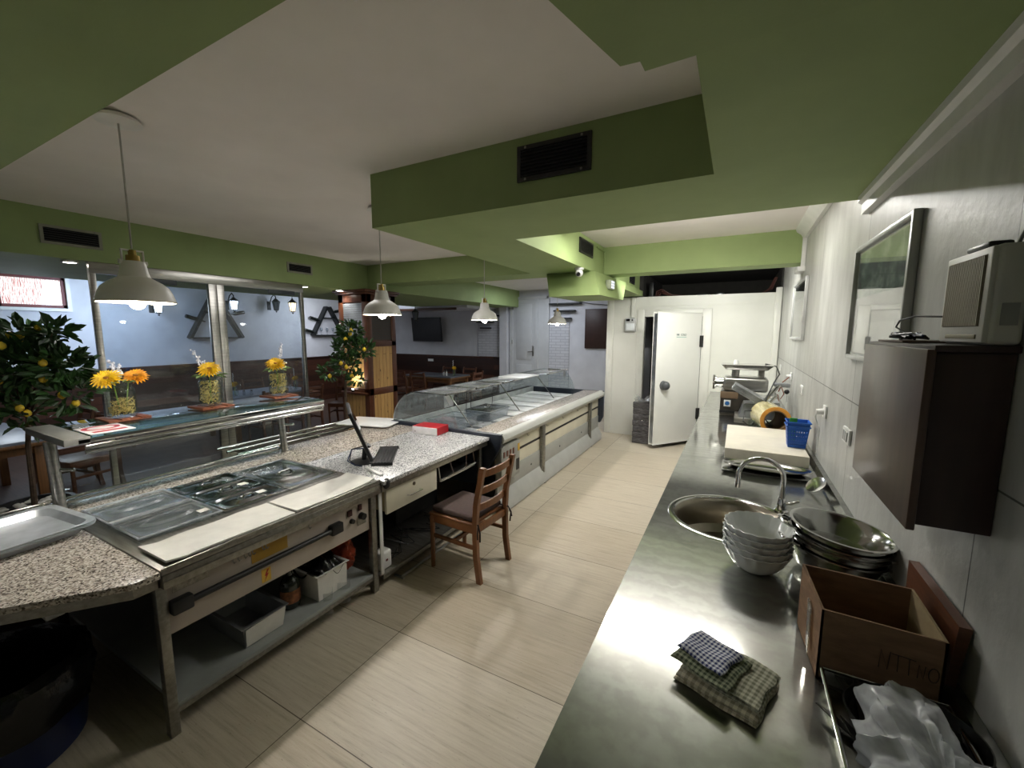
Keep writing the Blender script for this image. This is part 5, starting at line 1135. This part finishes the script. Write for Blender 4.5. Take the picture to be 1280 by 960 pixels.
obj('kick_slope', B().prism([(-2.05, .22), (-1.985, .10), (-1.985, .015), (-2.08, .015), (-2.08, .22)], a+.061, c-.061, 'y'), mat('light_grey_kick', '#b0b1ad', .4, var=.03), t)
for y in (4.586, 6.46): obj('post', B().box(-2.048, -2.015, y-.045, y+.045, .0, .735, .003).prism([(-2.015, .0), (-1.985, .0), (-2.015, .22)], y-.02, y+.02, 'y'), STEELD, t)
for y in (3.75, 4.2, 4.75, 5.3, 5.9, 6.3): obj('hook', B().tube([(-2.058, y, .70), (-2.045, y, .675), (-2.03, y, .69)], .0035, 6), STEELD, t)
for y in (4.3, 5.2, 6.1): obj('screw', B().cyl((-2.05, y, .31), (-2.046, y, .31), .012, n=10), BLACK, t)
cb = obj('control_box', B().box(-2.055, -1.985, a+.035, 3.88, .345, .72, .008), mat('grey_control_casing', '#9a9a94', .4, .2), t)
for k in range(4): obj('switch', B().box(-1.986, -1.978, 3.52+k*.065, 3.55+k*.065, .60, .66, .003), mat('brown_switch', '#6b4032', .4), cb)
obj('yellow_tag', B().box(-1.986, -1.982, 3.83, 3.87, .60, .68), mat('yellow_tag', '#c9a23a', .5), cb); obj('black_display', B().box(-1.986, -1.980, 3.80, 3.86, .40, .52), BLACK, cb)
obj('well_floor', B().box(-3.30, -2.321, a+.061, c-.061, .70, .715), mat('grey_well_floor', '#7f8486', .4, .4), t)
obj('well_side', B().box(-2.33, -2.321, a+.061, c-.061, .715, ZD-.031).box(-3.33, -3.30, a+.061, c-.061, .5, ZD), mat('pale_grey_liner', '#b9bcbc', .35), t)
obj('guest_side_body', B().box(-3.42, -3.38, a+.061, c-.061, .0, ZD), mat('dark_brown_panel', '#2a1c17', .5), t)
WP = mat('white_shelf_sheet', '#e4e6e6', .35, var=.02)
for k in range(9):
    y = a+.10+k*.375
    obj('display_plate', B().box(-3.28, -2.35, y, y+.30, ZD-.085, ZD-.07, .003), WP if k > 1 else glass('grey_plate_glass', '#cfd4d6', 1.5, haze=.25), t)
# curved guest-side glass, end pane and top shelf panes
arc = [(-3.40, ZD), (-3.395, ZD+.06), (-3.37, ZD+.14), (-3.31, ZD+.225), (-3.23, ZD+.295), (-3.14, ZD+.335), (-3.08, ZD+.342)]
def sheet(b, p, y0, y1, th=.006):
    for (x0_, z0_), (x1_, z1_) in zip(p, p[1:]):
        d = Vector((x1_-x0_, 0, z1_-z0_)).normalized(); n_ = Vector((-d.z, 0, d.x))*th
        b.hexa([(x0_, y0, z0_), (x1_, y0, z1_), (x1_+n_.x, y0, z1_+n_.z), (x0_+n_.x, y0, z0_+n_.z)], [(x0_, y1, z0_), (x1_, y1, z1_), (x1_+n_.x, y1, z1_+n_.z), (x0_+n_.x, y1, z0_+n_.z)])
    return b
DG = glass('display_glass', '#eef3f3', 1.7, haze=.05, rough=.04)
for k, (u0, u1) in enumerate(((a+.03, 4.62), (4.64, 5.80), (5.82, c-.03))): obj('curved_pane', sheet(B(), arc, u0, u1), DG, t)
obj('end_pane', B().prism(arc+[(-2.68, ZD+.342), (-2.55, ZD+.15), (-2.50, ZD)], a+.028, a+.034, 'y'), DG, t)
obj('end_pane', B().prism(arc+[(-2.68, ZD+.342), (-2.55, ZD+.15), (-2.50, ZD)], c-.034, c-.028, 'y'), DG, t)
edge = B().tube([(x, a+.031, z) for x, z in arc], .005, 6); obj('pane_edge', edge, STEELP, t)
SH = glass('smoky_shelf_glass', '#b9bfc2', 1.8, haze=.12, rough=.05)
for k, (u0, u1) in enumerate(((a+.04, 4.05), (4.08, 4.68), (4.71, 5.28))):
    obj('top_shelf_pane', B().box(-3.08, -2.67, u0, u1, ZD+.337, ZD+.347, .002), SH, t)
    obj('pane_edge', B().box(-3.09, -2.66, u0, u0+.012, ZD+.333, ZD+.351, .002).box(-2.672, -2.66, u0, u1, ZD+.333, ZD+.351, .002), STEELP, t)
obj('top_shelf_pane', B().box(-3.08, -2.67, 5.31, 5.86, ZD+.337, ZD+.352, .002), WP, t, label='white top shelf board')
obj('top_shelf_pane', B().box(-3.0, -2.62, 6.0, 6.98, ZD+.337, ZD+.347, .002), SH, t); obj('pane_edge', B().box(-3.0, -2.62, 6.97, 6.985, ZD+.331, ZD+.353, .002).box(-2.625, -2.61, 6.0, 6.98, ZD+.333, ZD+.351, .002), STEELP, t)
for y in (a+.12, 4.66, 5.80): obj('prop', B().tube([(-2.68, y, ZD+.335), (-2.40, y+.02, ZD+.002)], .007, 8), CHROME, t)
for y in (4.3, 4.4, 4.95): obj('prop', B().tube([(-2.95, y, ZD+.335), (-3.05, y+.12, ZD-.06)], .004, 6), BLACK, t)
obj('hanging_plate', B().box(-2.70, -2.69, a+.05, a+.21, ZD+.20, ZD+.333, .002), ALU, t)
obj('corner_plate', B().box(-2.66, -2.655, 6.85, 6.98, ZD+.22, ZD+.33, .002), ALU, t)
def deli(x, y, label):
    t = thing('deli_container', label, 'container', (x, y, ZD-.069), 'clear plastic containers in the display')
    obj('container_body', tub(x-.16, x+.16, y-.22, y+.22, ZD-.069, .11, .004, .015), PLASTIC, t)
    obj('rim', B().tube([(x-.185, y-.245, ZD+.045), (x+.185, y-.245, ZD+.045), (x+.185, y+.245, ZD+.045), (x-.185, y+.245, ZD+.045)], .006, 6, True), PLASTIC, t); return t
deli(-2.80, 3.80, 'empty clear plastic container at the near end of the display')
k = deli(-2.72, 4.42, 'clear plastic container with a steel lid in the display')
obj('steel_lid', B().box(-2.90, -2.54, 4.18, 4.66, ZD+.052, ZD+.06, .003).tube([(-2.72, 4.36, ZD+.06), (-2.72, 4.39, ZD+.085), (-2.72, 4.45, ZD+.085), (-2.72, 4.48, ZD+.06)], .007, 8), STEELP, k)
# desk chair
def make_chair(name, label, wood, cushion=None, group=None, slats=3, h=.89):
    t = thing(name, label, 'chair', (0, 0, 0), group)
    w, d = .20, .21
    for s in (-1, 1):
        obj('leg', B().tube([(s*w, d, 0), (s*w, d, .43)], [.017, .021], 8), wood, t)
        p = [(s*w, -d-.035, 0), (s*w, -d-.005, .2), (s*w, -d, .44), (s*w, -d-.01, .60), (s*w, -d-.07, h)]
        b = B()
        for q0, q1 in zip(p, p[1:]): b.hexa([(q0[0]-.016, q0[1]-.02, q0[2]), (q0[0]+.016, q0[1]-.02, q0[2]), (q0[0]+.016, q0[1]+.02, q0[2]), (q0[0]-.016, q0[1]+.02, q0[2])], [(q1[0]-.016, q1[1]-.02, q1[2]), (q1[0]+.016, q1[1]-.02, q1[2]), (q1[0]+.016, q1[1]+.02, q1[2]), (q1[0]-.016, q1[1]+.02, q1[2])])
        obj('leg', b, wood, t)
        obj('side_rail', B().box(s*w-.01, s*w+.01, -d, d, .375, .43, .003).box(s*w-.009, s*w+.009, -d, d, .25, .28, .003), wood, t)
    obj('cross_rail', B().box(-w, w, d-.01, d+.01, .375, .43, .003).box(-w, w, -d-.01, -d+.01, .375, .43, .003).box(-w, w, -.01, .01, .25, .28, .003), wood, t)
    for k in range(slats):
        z = .565+k*(.27/(slats-1)) if slats > 1 else .8; yb = -d-.01-(z-.6)*.207; b = B()
        b.grid(10, 3, lambda u, v: (-w+2*w*u, yb-.028*math.sin(PI*u), z-.0225+.05*v), .014)
        obj('back_slat', b, wood, t)
    obj('seat', B().box(-w-.015, w+.015, -d+.021, d+.02, .43, .452, .006), wood, t)
    if cushion:
        obj('cushion', B().box(-w+.005, w-.005, -d+.03, d+.01, .453, .498, .018, 3), cushion, t)
        tie = B()
        for s in (-1, 1): tie.tube([(s*(w-.03), -d+.05, .47), (s*(w+.005), -d-.03, .45), (s*(w+.012), -d-.05, .40), (s*(w+.006), -d-.045, .33)], .006, 6).tube([(s*(w+.005), -d-.03, .45), (s*(w+.03), -d-.04, .40), (s*(w+.035), -d-.045, .36)], .005, 6)
        obj('tie', tie, mat('dark_brown_tie', '#1f1512', .8), t)
    return t
ch = make_chair('desk_chair', 'wooden slat-back chair with brown cushion at the counter desk', WOODC, mat('brown_cushion_cloth', '#40302c', .85, var=.1, scale=40, bp=.1, bs=200))
ch.location = (-1.805, 2.645, 0); ch.rotation_euler = (0, 0, PI/2-.06)

# ------------------------------------------------------------------ dining room
# glass partition
t = thing('glass_partition', 'steel-framed glass partition between dining room and buffet', 'glass partition', (-5.32, 2.7, 0))
PX0, PX1 = -5.36, -5.31
obj('top_rail', B().box(PX0, PX1, 1.63, 3.80, 2.385, 2.488, .003), STEEL, t)
for y0_, y1_ in ((1.63, 1.675), (2.62, 2.70), (2.705, 2.785), (3.755, 3.80)): obj('post', B().box(PX0, PX1, y0_, y1_, 0, 2.385, .003), STEEL, t)
for y0_, y1_ in ((1.68, 2.615), (2.79, 3.75)): obj('pane', B().box(-5.34, -5.33, y0_, y1_, .02, 2.384), GLASSD, t)
for y in (1.95, 3.30): obj('door_closer', B().box(-5.309, -5.29, y, y+.36, 2.335, 2.384, .003), mat('dark_closer', '#3b4346', .5), t)
obj('pull_handle', B().cyl((-5.27, 2.66, .82), (-5.27, 2.66, 1.35), .012, n=12).cyl((-5.31, 2.66, .9), (-5.27, 2.66, .9), .008).cyl((-5.31, 2.66, 1.3), (-5.27, 2.66, 1.3), .008), STEELP, t)
# wooden column
t = thing('wooden_column', 'walnut-framed square column with shutters and pine panels', 'column', (-5.28, 4.9, 0))
cx0, cx1, cy0, cy1, ch_ = -5.58, -4.97, 4.59, 5.20, 2.42
obj('core', B().box(cx0+.02, cx1-.02, cy0+.02, cy1-.02, 0, ch_), COLW, t)
def frame_y(z0, z1, s=.09):
    b = B(); b.box(cx0, cx0+s, cy0, cy0+.02, z0, z1).box(cx1-s, cx1, cy0, cy0+.02, z0, z1); return b
fr = B()
for z0_, z1_ in ((0, .10), (.86, .97), (1.62, 1.70), (2.30, ch_)):
    fr.box(cx0, cx1, cy0, cy0+.0195, z0_, z1_, .003).box(cx1-.0195, cx1, cy0+.02, cy1, z0_, z1_, .003)
fr.box(cx0, cx0+.10, cy0, cy0+.0195, 0, ch_, .003).box(cx1-.10, cx1, cy0, cy0+.0195, 0, ch_, .003).box(cx1-.0195, cx1, cy0+.02, cy0+.10, 0, ch_, .003).box(cx1-.0195, cx1, cy1-.10, cy1, 0, ch_, .003)
obj('frame', fr, COLW, t)
obj('crown', B().box(cx0-.06, cx1+.06, cy0-.06, cy1+.06, ch_+.03, ch_+.07, .01).box(cx0-.03, cx1+.03, cy0-.03, cy1+.03, ch_, ch_+.03, .006), COLW, t)
obj('plinth', B().box(cx0-.015, cx1+.015, cy0-.015, cy1+.015, 0, .09, .004), COLW, t)
GREYS = mat('silvery_shutter', '#9fa3a6', .35, .5, var=.1)
s1 = B(); 
for k in range(26): s1.box(cx0+.10, cx1-.10, cy0+.006, cy0+.018, 1.73+k*.0215, 1.745+k*.0215)
obj('shutter', s1, GREYS, t, label='silvery louvred shutter')
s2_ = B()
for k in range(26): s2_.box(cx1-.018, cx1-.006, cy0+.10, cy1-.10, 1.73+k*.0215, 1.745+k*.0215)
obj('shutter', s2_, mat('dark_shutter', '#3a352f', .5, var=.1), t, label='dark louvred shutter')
obj('pine_panel', B().box(cx0+.10, cx1-.10, cy0+.004, cy0+.0185, .10, .86), PINE, t); obj('lit_niche', B().box(cx0+.10, cx1-.10, cy0+.004, cy0+.0185, .97, 1.62), PINE, t)
obj('pine_panel', B().box(cx1-.0185, cx1-.004, cy0+.10, cy1-.10, .10, .86), PINEY, t); obj('pine_panel', B().box(cx1-.0185, cx1-.004, cy0+.10, cy1-.10, .97, 1.62), PINEY, t)
obj('ledge', B().box(cx0+.02, cx1-.02, cy0-.05, cy0, .88, .91, .004), COLW, t)
lamp('column_spot', 'SPOT', (-5.22, 4.46, 1.02), 7, (1, .93, .78), rot=(math.radians(150), 0, 0), size=.03, spot=2.2, blend=.8)
t = thing('column_uplight', 'small uplight on the ledge of the wooden column', 'uplight', (-5.22, 4.555, .911))
obj('housing', B().cyl((-5.30, 4.56, .911), (-5.30, 4.56, .95), .022, n=16), BLACK, t); obj('lens', B().cyl((-5.30, 4.56, .95), (-5.30, 4.56, .953), .018, n=16), BULB, t)
# lemon trees
def lemon_tree(label, base_, pot, trunk, blobs, nleaf, lemons, L, seed, stones=True):
    rr = random.Random(seed); global rnd; keep = rnd; rnd = rr
    x, y = base_; t = thing('lemon_tree', label, 'potted tree', (x, y, 0), 'artificial lemon trees in pots')
    R_, H_ = pot
    obj('pot', B().lathe([(0, 0), (R_*.75, 0), (R_*.78, .01), (R_*.98, H_-.03), (R_*1.04, H_-.03), (R_*1.04, H_), (R_*.92, H_), (R_*.9, H_-.05), (0, H_-.05)], (x, y, .001), 36), mat('black_pot', '#1b1b1d', .5), t)
    b = B()
    for k in range(60):
        a = rr.uniform(0, 2*PI); r = R_*.82*math.sqrt(rr.random()); b.ball((x+r*math.cos(a), y+r*math.sin(a), H_-.035+rr.uniform(0, .03)), (rr.uniform(.018, .032), rr.uniform(.014, .024), rr.uniform(.010, .016)), 8, 5, Matrix.Rotation(rr.uniform(0, 3), 3, 'Z'))
    o = obj('white_pebbles', b, mat('white_pebble', '#c5c2bb', .6, var=.12, scale=10), t); o['kind'] = 'stuff'
    obj('trunk', B().tube([(x, y, H_-.05)]+trunk, [.022]+[.020-.006*i/len(trunk) for i in range(len(trunk))], 8), BARK, t)
    top = Vector(trunk[-1]); br = B()
    for (c, r, w_) in blobs: br.tube([Vector(trunk[len(trunk)//2]), top.lerp(Vector(c), .5)+Vector((0, 0, -.03)), c], [.012, .008, .003], 6)
    obj('branches', br, BARK, t)
    lf = B(); tot = sum(w_ for _, _, w_ in blobs)
    for (c, r, w_) in blobs:
        c = Vector(c)
        for k in range(int(nleaf*w_/tot)):
            d = Vector((rr.gauss(0, 1), rr.gauss(0, 1), rr.gauss(0, 1))).normalized(); p = c+Vector((d.x*r, d.y*r, d.z*r*.85))*rr.uniform(.25, 1)**.6
            dd = (d+Vector((rr.uniform(-.7, .7), rr.uniform(-.7, .7), rr.uniform(-.2, .8))))
            lf.leaf(p, dd, L*rr.uniform(.7, 1.25), L*.45)
    obj('foliage', lf, LEAF, t, smooth=0)
    for k in range(lemons):
        c, r, _ = blobs[k % len(blobs)]; c = Vector(c); d = Vector((rr.uniform(.0, 1), rr.uniform(-1, -.1), rr.uniform(-.7, .6))).normalized()
        p = c+d*r*rr.uniform(.8, 1.0); b = B().lathe([(0, -.034), (.008, -.03), (.024, -.016), (.027, 0), (.022, .018), (.009, .028), (.005, .033), (0, .034)], p, 14); obj('lemon', b, LEMON, t)
    rnd = keep
cx, cy = -5.42, 1.12
lemon_tree('large lemon tree at the left of the glass partition', (cx, cy), (.25, .33), [(cx+.03, cy, .55), (cx+.05, cy, .85), (cx+.07, cy+.02, 1.1), (cx+.10, cy+.03, 1.3)],
           [((-5.15, 1.14, 1.60), .24, 3.0), ((-5.42, 1.05, 1.50), .22, 2.0), ((-4.92, 1.27, 1.56), .18, 1.5), ((-5.25, 1.16, 1.80), .15, 1.0), ((-5.72, .98, 1.40), .18, 1.0), ((-4.86, 1.30, 1.34), .15, .7), ((-5.2, 1.12, 1.16), .17, .6), ((-5.52, 1.06, 1.20), .16, .6), ((-4.98, 1.26, 1.84), .10, .5), ((-5.48, 1.06, 1.74), .12, .5)], 1000, 17, .11, 3)
cx, cy = -4.95, 4.12
lemon_tree('smaller lemon tree in front of the wooden column', (cx, cy), (.2, .3), [(cx+.0, cy, .6), (cx, cy, .9), (cx+.02, cy, 1.15), (cx+.05, cy+.02, 1.35)],
           [((-4.88, 4.15, 1.62), .20, 2.4), ((-4.86, 4.18, 1.86), .16, 1.5), ((-4.92, 4.12, 1.40), .18, 1.4), ((-4.72, 4.28, 1.60), .15, .9), ((-5.12, 4.0, 1.28), .12, .6), ((-4.80, 4.2, 1.18), .11, .5)], 850, 9, .085, 5)
# lanterns, letter shelves, television
LG = mat('lit_lantern_glass_cool', '#eaf2ff', .3, emit='#dcebff', es=5); LGW = mat('lit_lantern_glass_warm', '#ffe9cc', .3, emit='#ffd9a8', es=3); LOFF = mat('unlit_lantern_glass', '#5a6064', .2)
IRON = mat('black_iron', '#15181a', .5, var=.15)
def lantern(c, label, gm, wall=True, s=1.0, rod=None):
    x, y, z = c; t = thing('lantern', label, 'lantern', c, 'iron lanterns in the dining room')
    def hexp(r): return [(x+r*math.cos(PI*k/3), y+r*math.sin(PI*k/3)) for k in range(6)]
    b = B(); b.hexa([(*p, z-.10*s) for p in hexp(.045*s)], [(*p, z+.08*s) for p in hexp(.075*s)]); obj('lantern_glass', b, gm, t)
    b = B(); b.hexa([(*p, z+.08*s) for p in hexp(.10*s)], [(*p, z+.16*s) for p in hexp(.02*s)]).cyl((x, y, z+.16*s), (x, y, z+.20*s), .012*s, n=8); obj('roof', b, IRON, t)
    b = B()
    for p, q_ in zip(hexp(.046*s), hexp(.077*s)): b.tube([(*p, z-.11*s), (*q_, z+.08*s)], .007*s, 5)
    b.hexa([(*p, z-.125*s) for p in hexp(.03*s)], [(*p, z-.10*s) for p in hexp(.05*s)]).ball((x, y, z-.145*s), .018*s, 8, 6); obj('cage', b, IRON, t)
    if wall: obj('wall_arm', B().tube([(x, y, z+.20*s), (x-.06, y, z+.25*s), (x-.15, y, z+.2*s), (XL+.02, y, z+.02)], .012, 6).box(XL+.001, XL+.02, y-.04, y+.04, z-.1, z+.1, .004), IRON, t)
    elif rod: obj('chain', B().cyl((x, y, z+.19*s), (x, y, rod), .006, n=6), IRON, t)
lantern((-9.62, 3.86, 2.30), 'lit lantern on the left wall behind the nearest pendant lamp', LG)
lantern((-9.62, 5.22, 2.42), 'lit lantern on the left wall just above the first letter shelf', LG)
lantern((-9.62, 6.16, 2.46), 'unlit black lantern on the left wall, left of the warm one', LOFF)
lantern((-8.75, 5.98, 2.40), 'warm lit lantern hanging right of the unlit one', LGW, False, 1.0, 2.74)
lantern((-6.9, 7.9, 2.24), 'dark lantern hanging in front of the television', LOFF, False, 1.0, 2.49 if 0 else ZC)
def letter_shelf(y, z0, z1, w, label):
    t = thing('letter_shelf', label, 'wall shelf', (XL, y, z0), 'black A-shaped bottle shelves'); x0, x1 = XL+.002, XL+.16
    def bar(p, q_, th=.05):
        a_, c_ = Vector((0, *p)), Vector((0, *q_)); d = (c_-a_).normalized(); n_ = Vector((0, -d.z, d.y))*th
        return B().prism([(a_.y, a_.z), (c_.y, c_.z), (c_.y+n_.y, c_.z+n_.z), (a_.y+n_.y, a_.z+n_.z)], x0, x1, 'x')
    zm = z0+.42*(z1-z0) if 0 else z0+.60*(z1-z0)
    obj('side_board', bar((y-w/2, z0), (y-.02, z1)), IRON, t); obj('side_board', bar((y+.02, z1), (y+w/2, z0)), IRON, t)
    obj('shelf_board', B().box(x0, x1, y-w/2, y+w/2, z0, z0+.03), IRON, t); obj('shelf_board', B().box(x0, x1, y-w*.22, y+w*.22, zm, zm+.03), IRON, t)
    return t
letter_shelf(4.93, 1.70, 2.58, .98, 'black A-shaped shelf on the left wall behind the glass partition'); letter_shelf(7.72, 1.74, 2.50, .92, 'black A-shaped shelf on the left wall beside the wooden column')
BOT = mat('dark_wine_bottle', '#141a17', .15, coat=.4)
def wbottle(p, d, label):
    d = Vector(d).normalized(); p = Vector(p); t = thing('wine_bottle', label, 'bottle', p, 'bottles on the A-shaped shelves')
    obj('bottle_body', B().tube([p, p+d*.01, p+d*.22, p+d*.26, p+d*.36], [.034, .040, .040, .016, .015], 14), BOT, t); obj('capsule', B().tube([p+d*.29, p+d*.365], .0165, 12), mat('bottle_capsule', '#2f2422', .4), t)
wbottle((-9.80, 4.37, 2.16), (0, .94, -.30), 'bottle lying across the left side of the first A-shaped shelf'); wbottle((-9.80, 5.52, 2.28), (0, -.95, -.22), 'bottle lying across the right side of the first A-shaped shelf')
wbottle((-9.80, 7.16, 2.22), (0, .96, -.25), 'upper bottle on the left side of the second A-shaped shelf'); wbottle((-9.80, 7.0, 1.90), (0, .96, -.25), 'lower bottle on the left side of the second A-shaped shelf'); wbottle((-9.80, 8.16, 2.44), (0, -.95, -.2), 'bottle on the right side of the second A-shaped shelf')
for k in range(3): 
    t = thing('wine_glass', ['left', 'middle', 'right'][k]+' wine glass standing in the second A-shaped shelf', 'glass', (-9.82, 7.5+k*.18, 1.771), 'wine glasses in the second A-shaped shelf')
    obj('glass_body', B().lathe([(0, 0), (.03, 0), (.03, .003), (.005, .008), (.004, .08), (.03, .11), (.034, .15), (.03, .19), (.028, .19), (.032, .15), (.028, .113), (0, .085)], (-9.82, 7.5+k*.18, 1.771), 20), PLASTIC, t)
t = thing('television', 'black flat television on the back wall', 'television', (-7.9, YB-.1, 1.56))
Mt = Matrix.Translation((-7.93, YB-.16, 1.92)) @ Matrix.Rotation(.10, 4, 'X') @ Matrix.Rotation(-.06, 4, 'Z')
obj('case', B().box(-.56, .56, -.02, .03, -.345, .345, .012, m=Mt), BLACK, t); obj('screen', B().box(-.53, .53, -.0215, -.0195, -.31, .315, m=Mt), mat('tv_screen', '#0b0c0e', .35), t)
obj('wall_bracket', B().box(-8.05, -7.81, YB-.14, YB-.001, 1.8, 2.04), IRON, t)
obj('stand_bar', B().box(-.53, .53, -.024, -.02, -.34, -.32, m=Mt), mat('grey_bezel', '#4a4a4c', .3), t)
tag(obj('brown_board', B().box(-3.22, -2.52, YB-.04, YB-.001, 1.47, 2.40, .004).box(-3.16, -2.58, YB-.046, YB-.04, 1.53, 2.34, .003), mat('dark_brown_board', '#35211c', .45, var=.1)), 'dark brown framed board on the back wall beside the cold room', 'board')
def wshelf(x0_, x1_, z, yw, label): tag(obj('wall_shelf', B().box(x0_, x1_, yw-.14, yw-.001, z, z+.035, .003), IRON), label, 'wall shelf', 'black shelves on the white brick strips')
wshelf(-4.12, -3.32, 2.52, YB, 'upper black shelf right of the white door'); wshelf(-4.0, -3.46, 2.35, YB, 'middle black shelf right of the white door'); wshelf(-4.0, -3.56, 2.17, YB, 'lower black shelf right of the white door')
wshelf(-5.95, -5.54, 2.26, YB-.03, 'upper black shelf left of the white pillar'); wshelf(-6.22, -5.72, 2.10, YB-.03, 'middle black shelf left of the white pillar'); wshelf(-6.1, -5.82, 1.94, YB-.03, 'lower black shelf left of the white pillar')
struct('trim_8', B().box(-9.3, -6.0, 8.30, 8.35, 2.38, 2.44, .004), COLW)
tag(obj('wall_socket', B().box(-8.0, -7.8, YB-.045, YB-.036, 1.0, 1.07, .004), WHITE), 'white double socket in the dark wainscot under the television', 'wall socket')
tag(obj('sagging_wire', B().tube([(-3.55, YB-.06, 2.62), (-3.1, YB-.06, 2.52), (-2.5, YB-.06, 2.46)], .008, 6), IRON), 'black wire sagging above the brown board', 'wire')
# tables and chairs
def table(x, y, w, d, rz, label, top):
    t = thing('dining_table', label, 'table', (0, 0, 0), 'dining tables')
    obj('tabletop', B().box(-w/2, w/2, -d/2, d/2, .72, .75, .004), top, t); obj('table_edge', B().box(-w/2-.012, w/2+.012, -d/2-.012, d/2+.012, .685, .72, .006), WOODT, t)
    obj('apron', B().box(-w/2+.06, w/2-.06, -d/2+.06, d/2-.06, .60, .684), WOODT, t)
    for sx_ in (-1, 1):
        for sy_ in (-1, 1): obj('leg', B().box(sx_*(w/2-.07)-.035, sx_*(w/2-.07)+.035, sy_*(d/2-.07)-.035, sy_*(d/2-.07)+.035, 0, .684, .005), WOODT, t)
    t.location = (x, y, 0); t.rotation_euler = (0, 0, rz)
table(-7.0, .98, 1.5, .95, .0, 'dining table with slate blue top left of the lemon tree', TTOP)
table(-7.75, 4.55, .95, 1.45, .0, 'dining table seen through the glass between the flower jars', TTOP)
table(-6.85, 8.62, 1.5, .85, .0, 'dining table in front of the television wall', mat('grey_tabletop', '#5d6168', .3, var=.06))
WOODQ = planks('dining_chair_brown', '#6a4128', '#5c3622', 3, 3, axis='zx', gap='#5c3622')
dc = make_chair('dining_chair', 'x', WOODQ, None, 'dining chairs')
CH = [(-6.95, 5.72, -2.6, 'dining chair standing just left of the wooden column'), (-7.30, 7.95, 0, 'dining chair with its back to us at the left of the television table'), (-6.72, 7.95, .05, 'dining chair with its back to us at the right of the television table'),
      (-7.15, 9.28, PI, 'dining chair behind the television table against the left part of the wall'), (-6.45, 9.28, PI, 'dining chair behind the television table against the right part of the wall'), (-5.85, 8.62, PI/2, 'dining chair at the right end of the television table'),
      (-6.45, 1.75, PI+.2, 'dining chair behind the lemon tree at the blue topped table'), (-7.25, 1.78, PI, 'dining chair at the far side of the blue topped table'), (-6.75, .22, 0, 'dining chair at the near side of the blue topped table'),
      (-7.0, 4.2, PI/2, 'dining chair at the near side of the table behind the glass'), (-7.0, 4.9, PI/2, 'dining chair at the near side of that table, closer to the column'), (-8.5, 4.3, -PI/2, 'dining chair between the glass-side table and the left wall'), (-8.5, 5.0, -PI/2, 'dining chair between that table and the left wall, farther back'),
      (-8.3, 7.3, -.5, 'dining chair deep in the corner behind the column chair'), (-8.9, 6.3, -PI/2, 'dining chair by the left wainscot under the second letter shelf'), (-8.6, 2.6, -2.8, 'dining chair by the left wainscot behind the leftmost flower jar')]
for k, (x, y, rz, lab) in enumerate(CH):
    if k == 0: dc.location = (x, y, 0); dc.rotation_euler = (0, 0, rz); dc['label'] = lab
    else: dup(dc, (x, y, 0), rz, lab)
# things on tables
def shaker(x, y, h_, m, label): 
    t = thing('shaker', label, 'shaker', (x, y, .751), 'salt and pepper shakers')
    obj('shaker_body', B().lathe([(0, 0), (.022, 0), (.024, h_*.3), (.018, h_*.75), (0, h_*.75)], (x, y, .751), 16), m, t); obj('shaker_cap', B().lathe([(.019, h_*.75), (.019, h_*.95), (.01, h_), (0, h_)], (x, y, .751), 16), STEELP, t)
shaker(-7.5, 4.12, .09, PLASTIC, 'left shaker on the table behind the middle jar'); shaker(-7.45, 4.22, .09, PLASTIC, 'right shaker on the table behind the middle jar')
shaker(-7.45, 4.95, .09, PLASTIC, 'left shaker on the table behind the rightmost jar'); shaker(-7.45, 5.05, .09, PLASTIC, 'right shaker on the table behind the rightmost jar')
shaker(-6.55, 8.52, .12, WHITE, 'left white shaker on the television table'); shaker(-6.45, 8.50, .14, WHITE, 'right white shaker on the television table')
def small_vase(x, y, label):
    t = thing('table_vase', label, 'vase', (x, y, .751), 'flower vases on the dining tables')
    obj('vase_glass', B().lathe([(0, 0), (.04, 0), (.05, .02), (.05, .11), (.035, .13), (.035, .15), (.03, .15), (.046, .1), (.046, .02), (0, .008)], (x, y, .751), 20), GLASS, t)
    b = B(); flower(b, (x, y, .95), (.3, -.6, .7), .065, 14); obj('sunflower', b, PETAL, t); obj('stem', B().cyl((x, y, .76), (x, y, .95), .005, n=6), LEAFL, t)
    b = B()
    for k in range(10): b.ball((x-.03+rnd.uniform(-.01, .01), y, 1.0+k*.015), .009, 6, 4)
    obj('white_sprig', b, WF, t)
small_vase(-6.25, 8.55, 'sunflower vase at the right end of the television table'); small_vase(-7.55, 5.12, 'sunflower vase on the table behind the rightmost flower jar'); small_vase(-7.55, 4.0, 'sunflower vase on the table behind the middle flower jar')
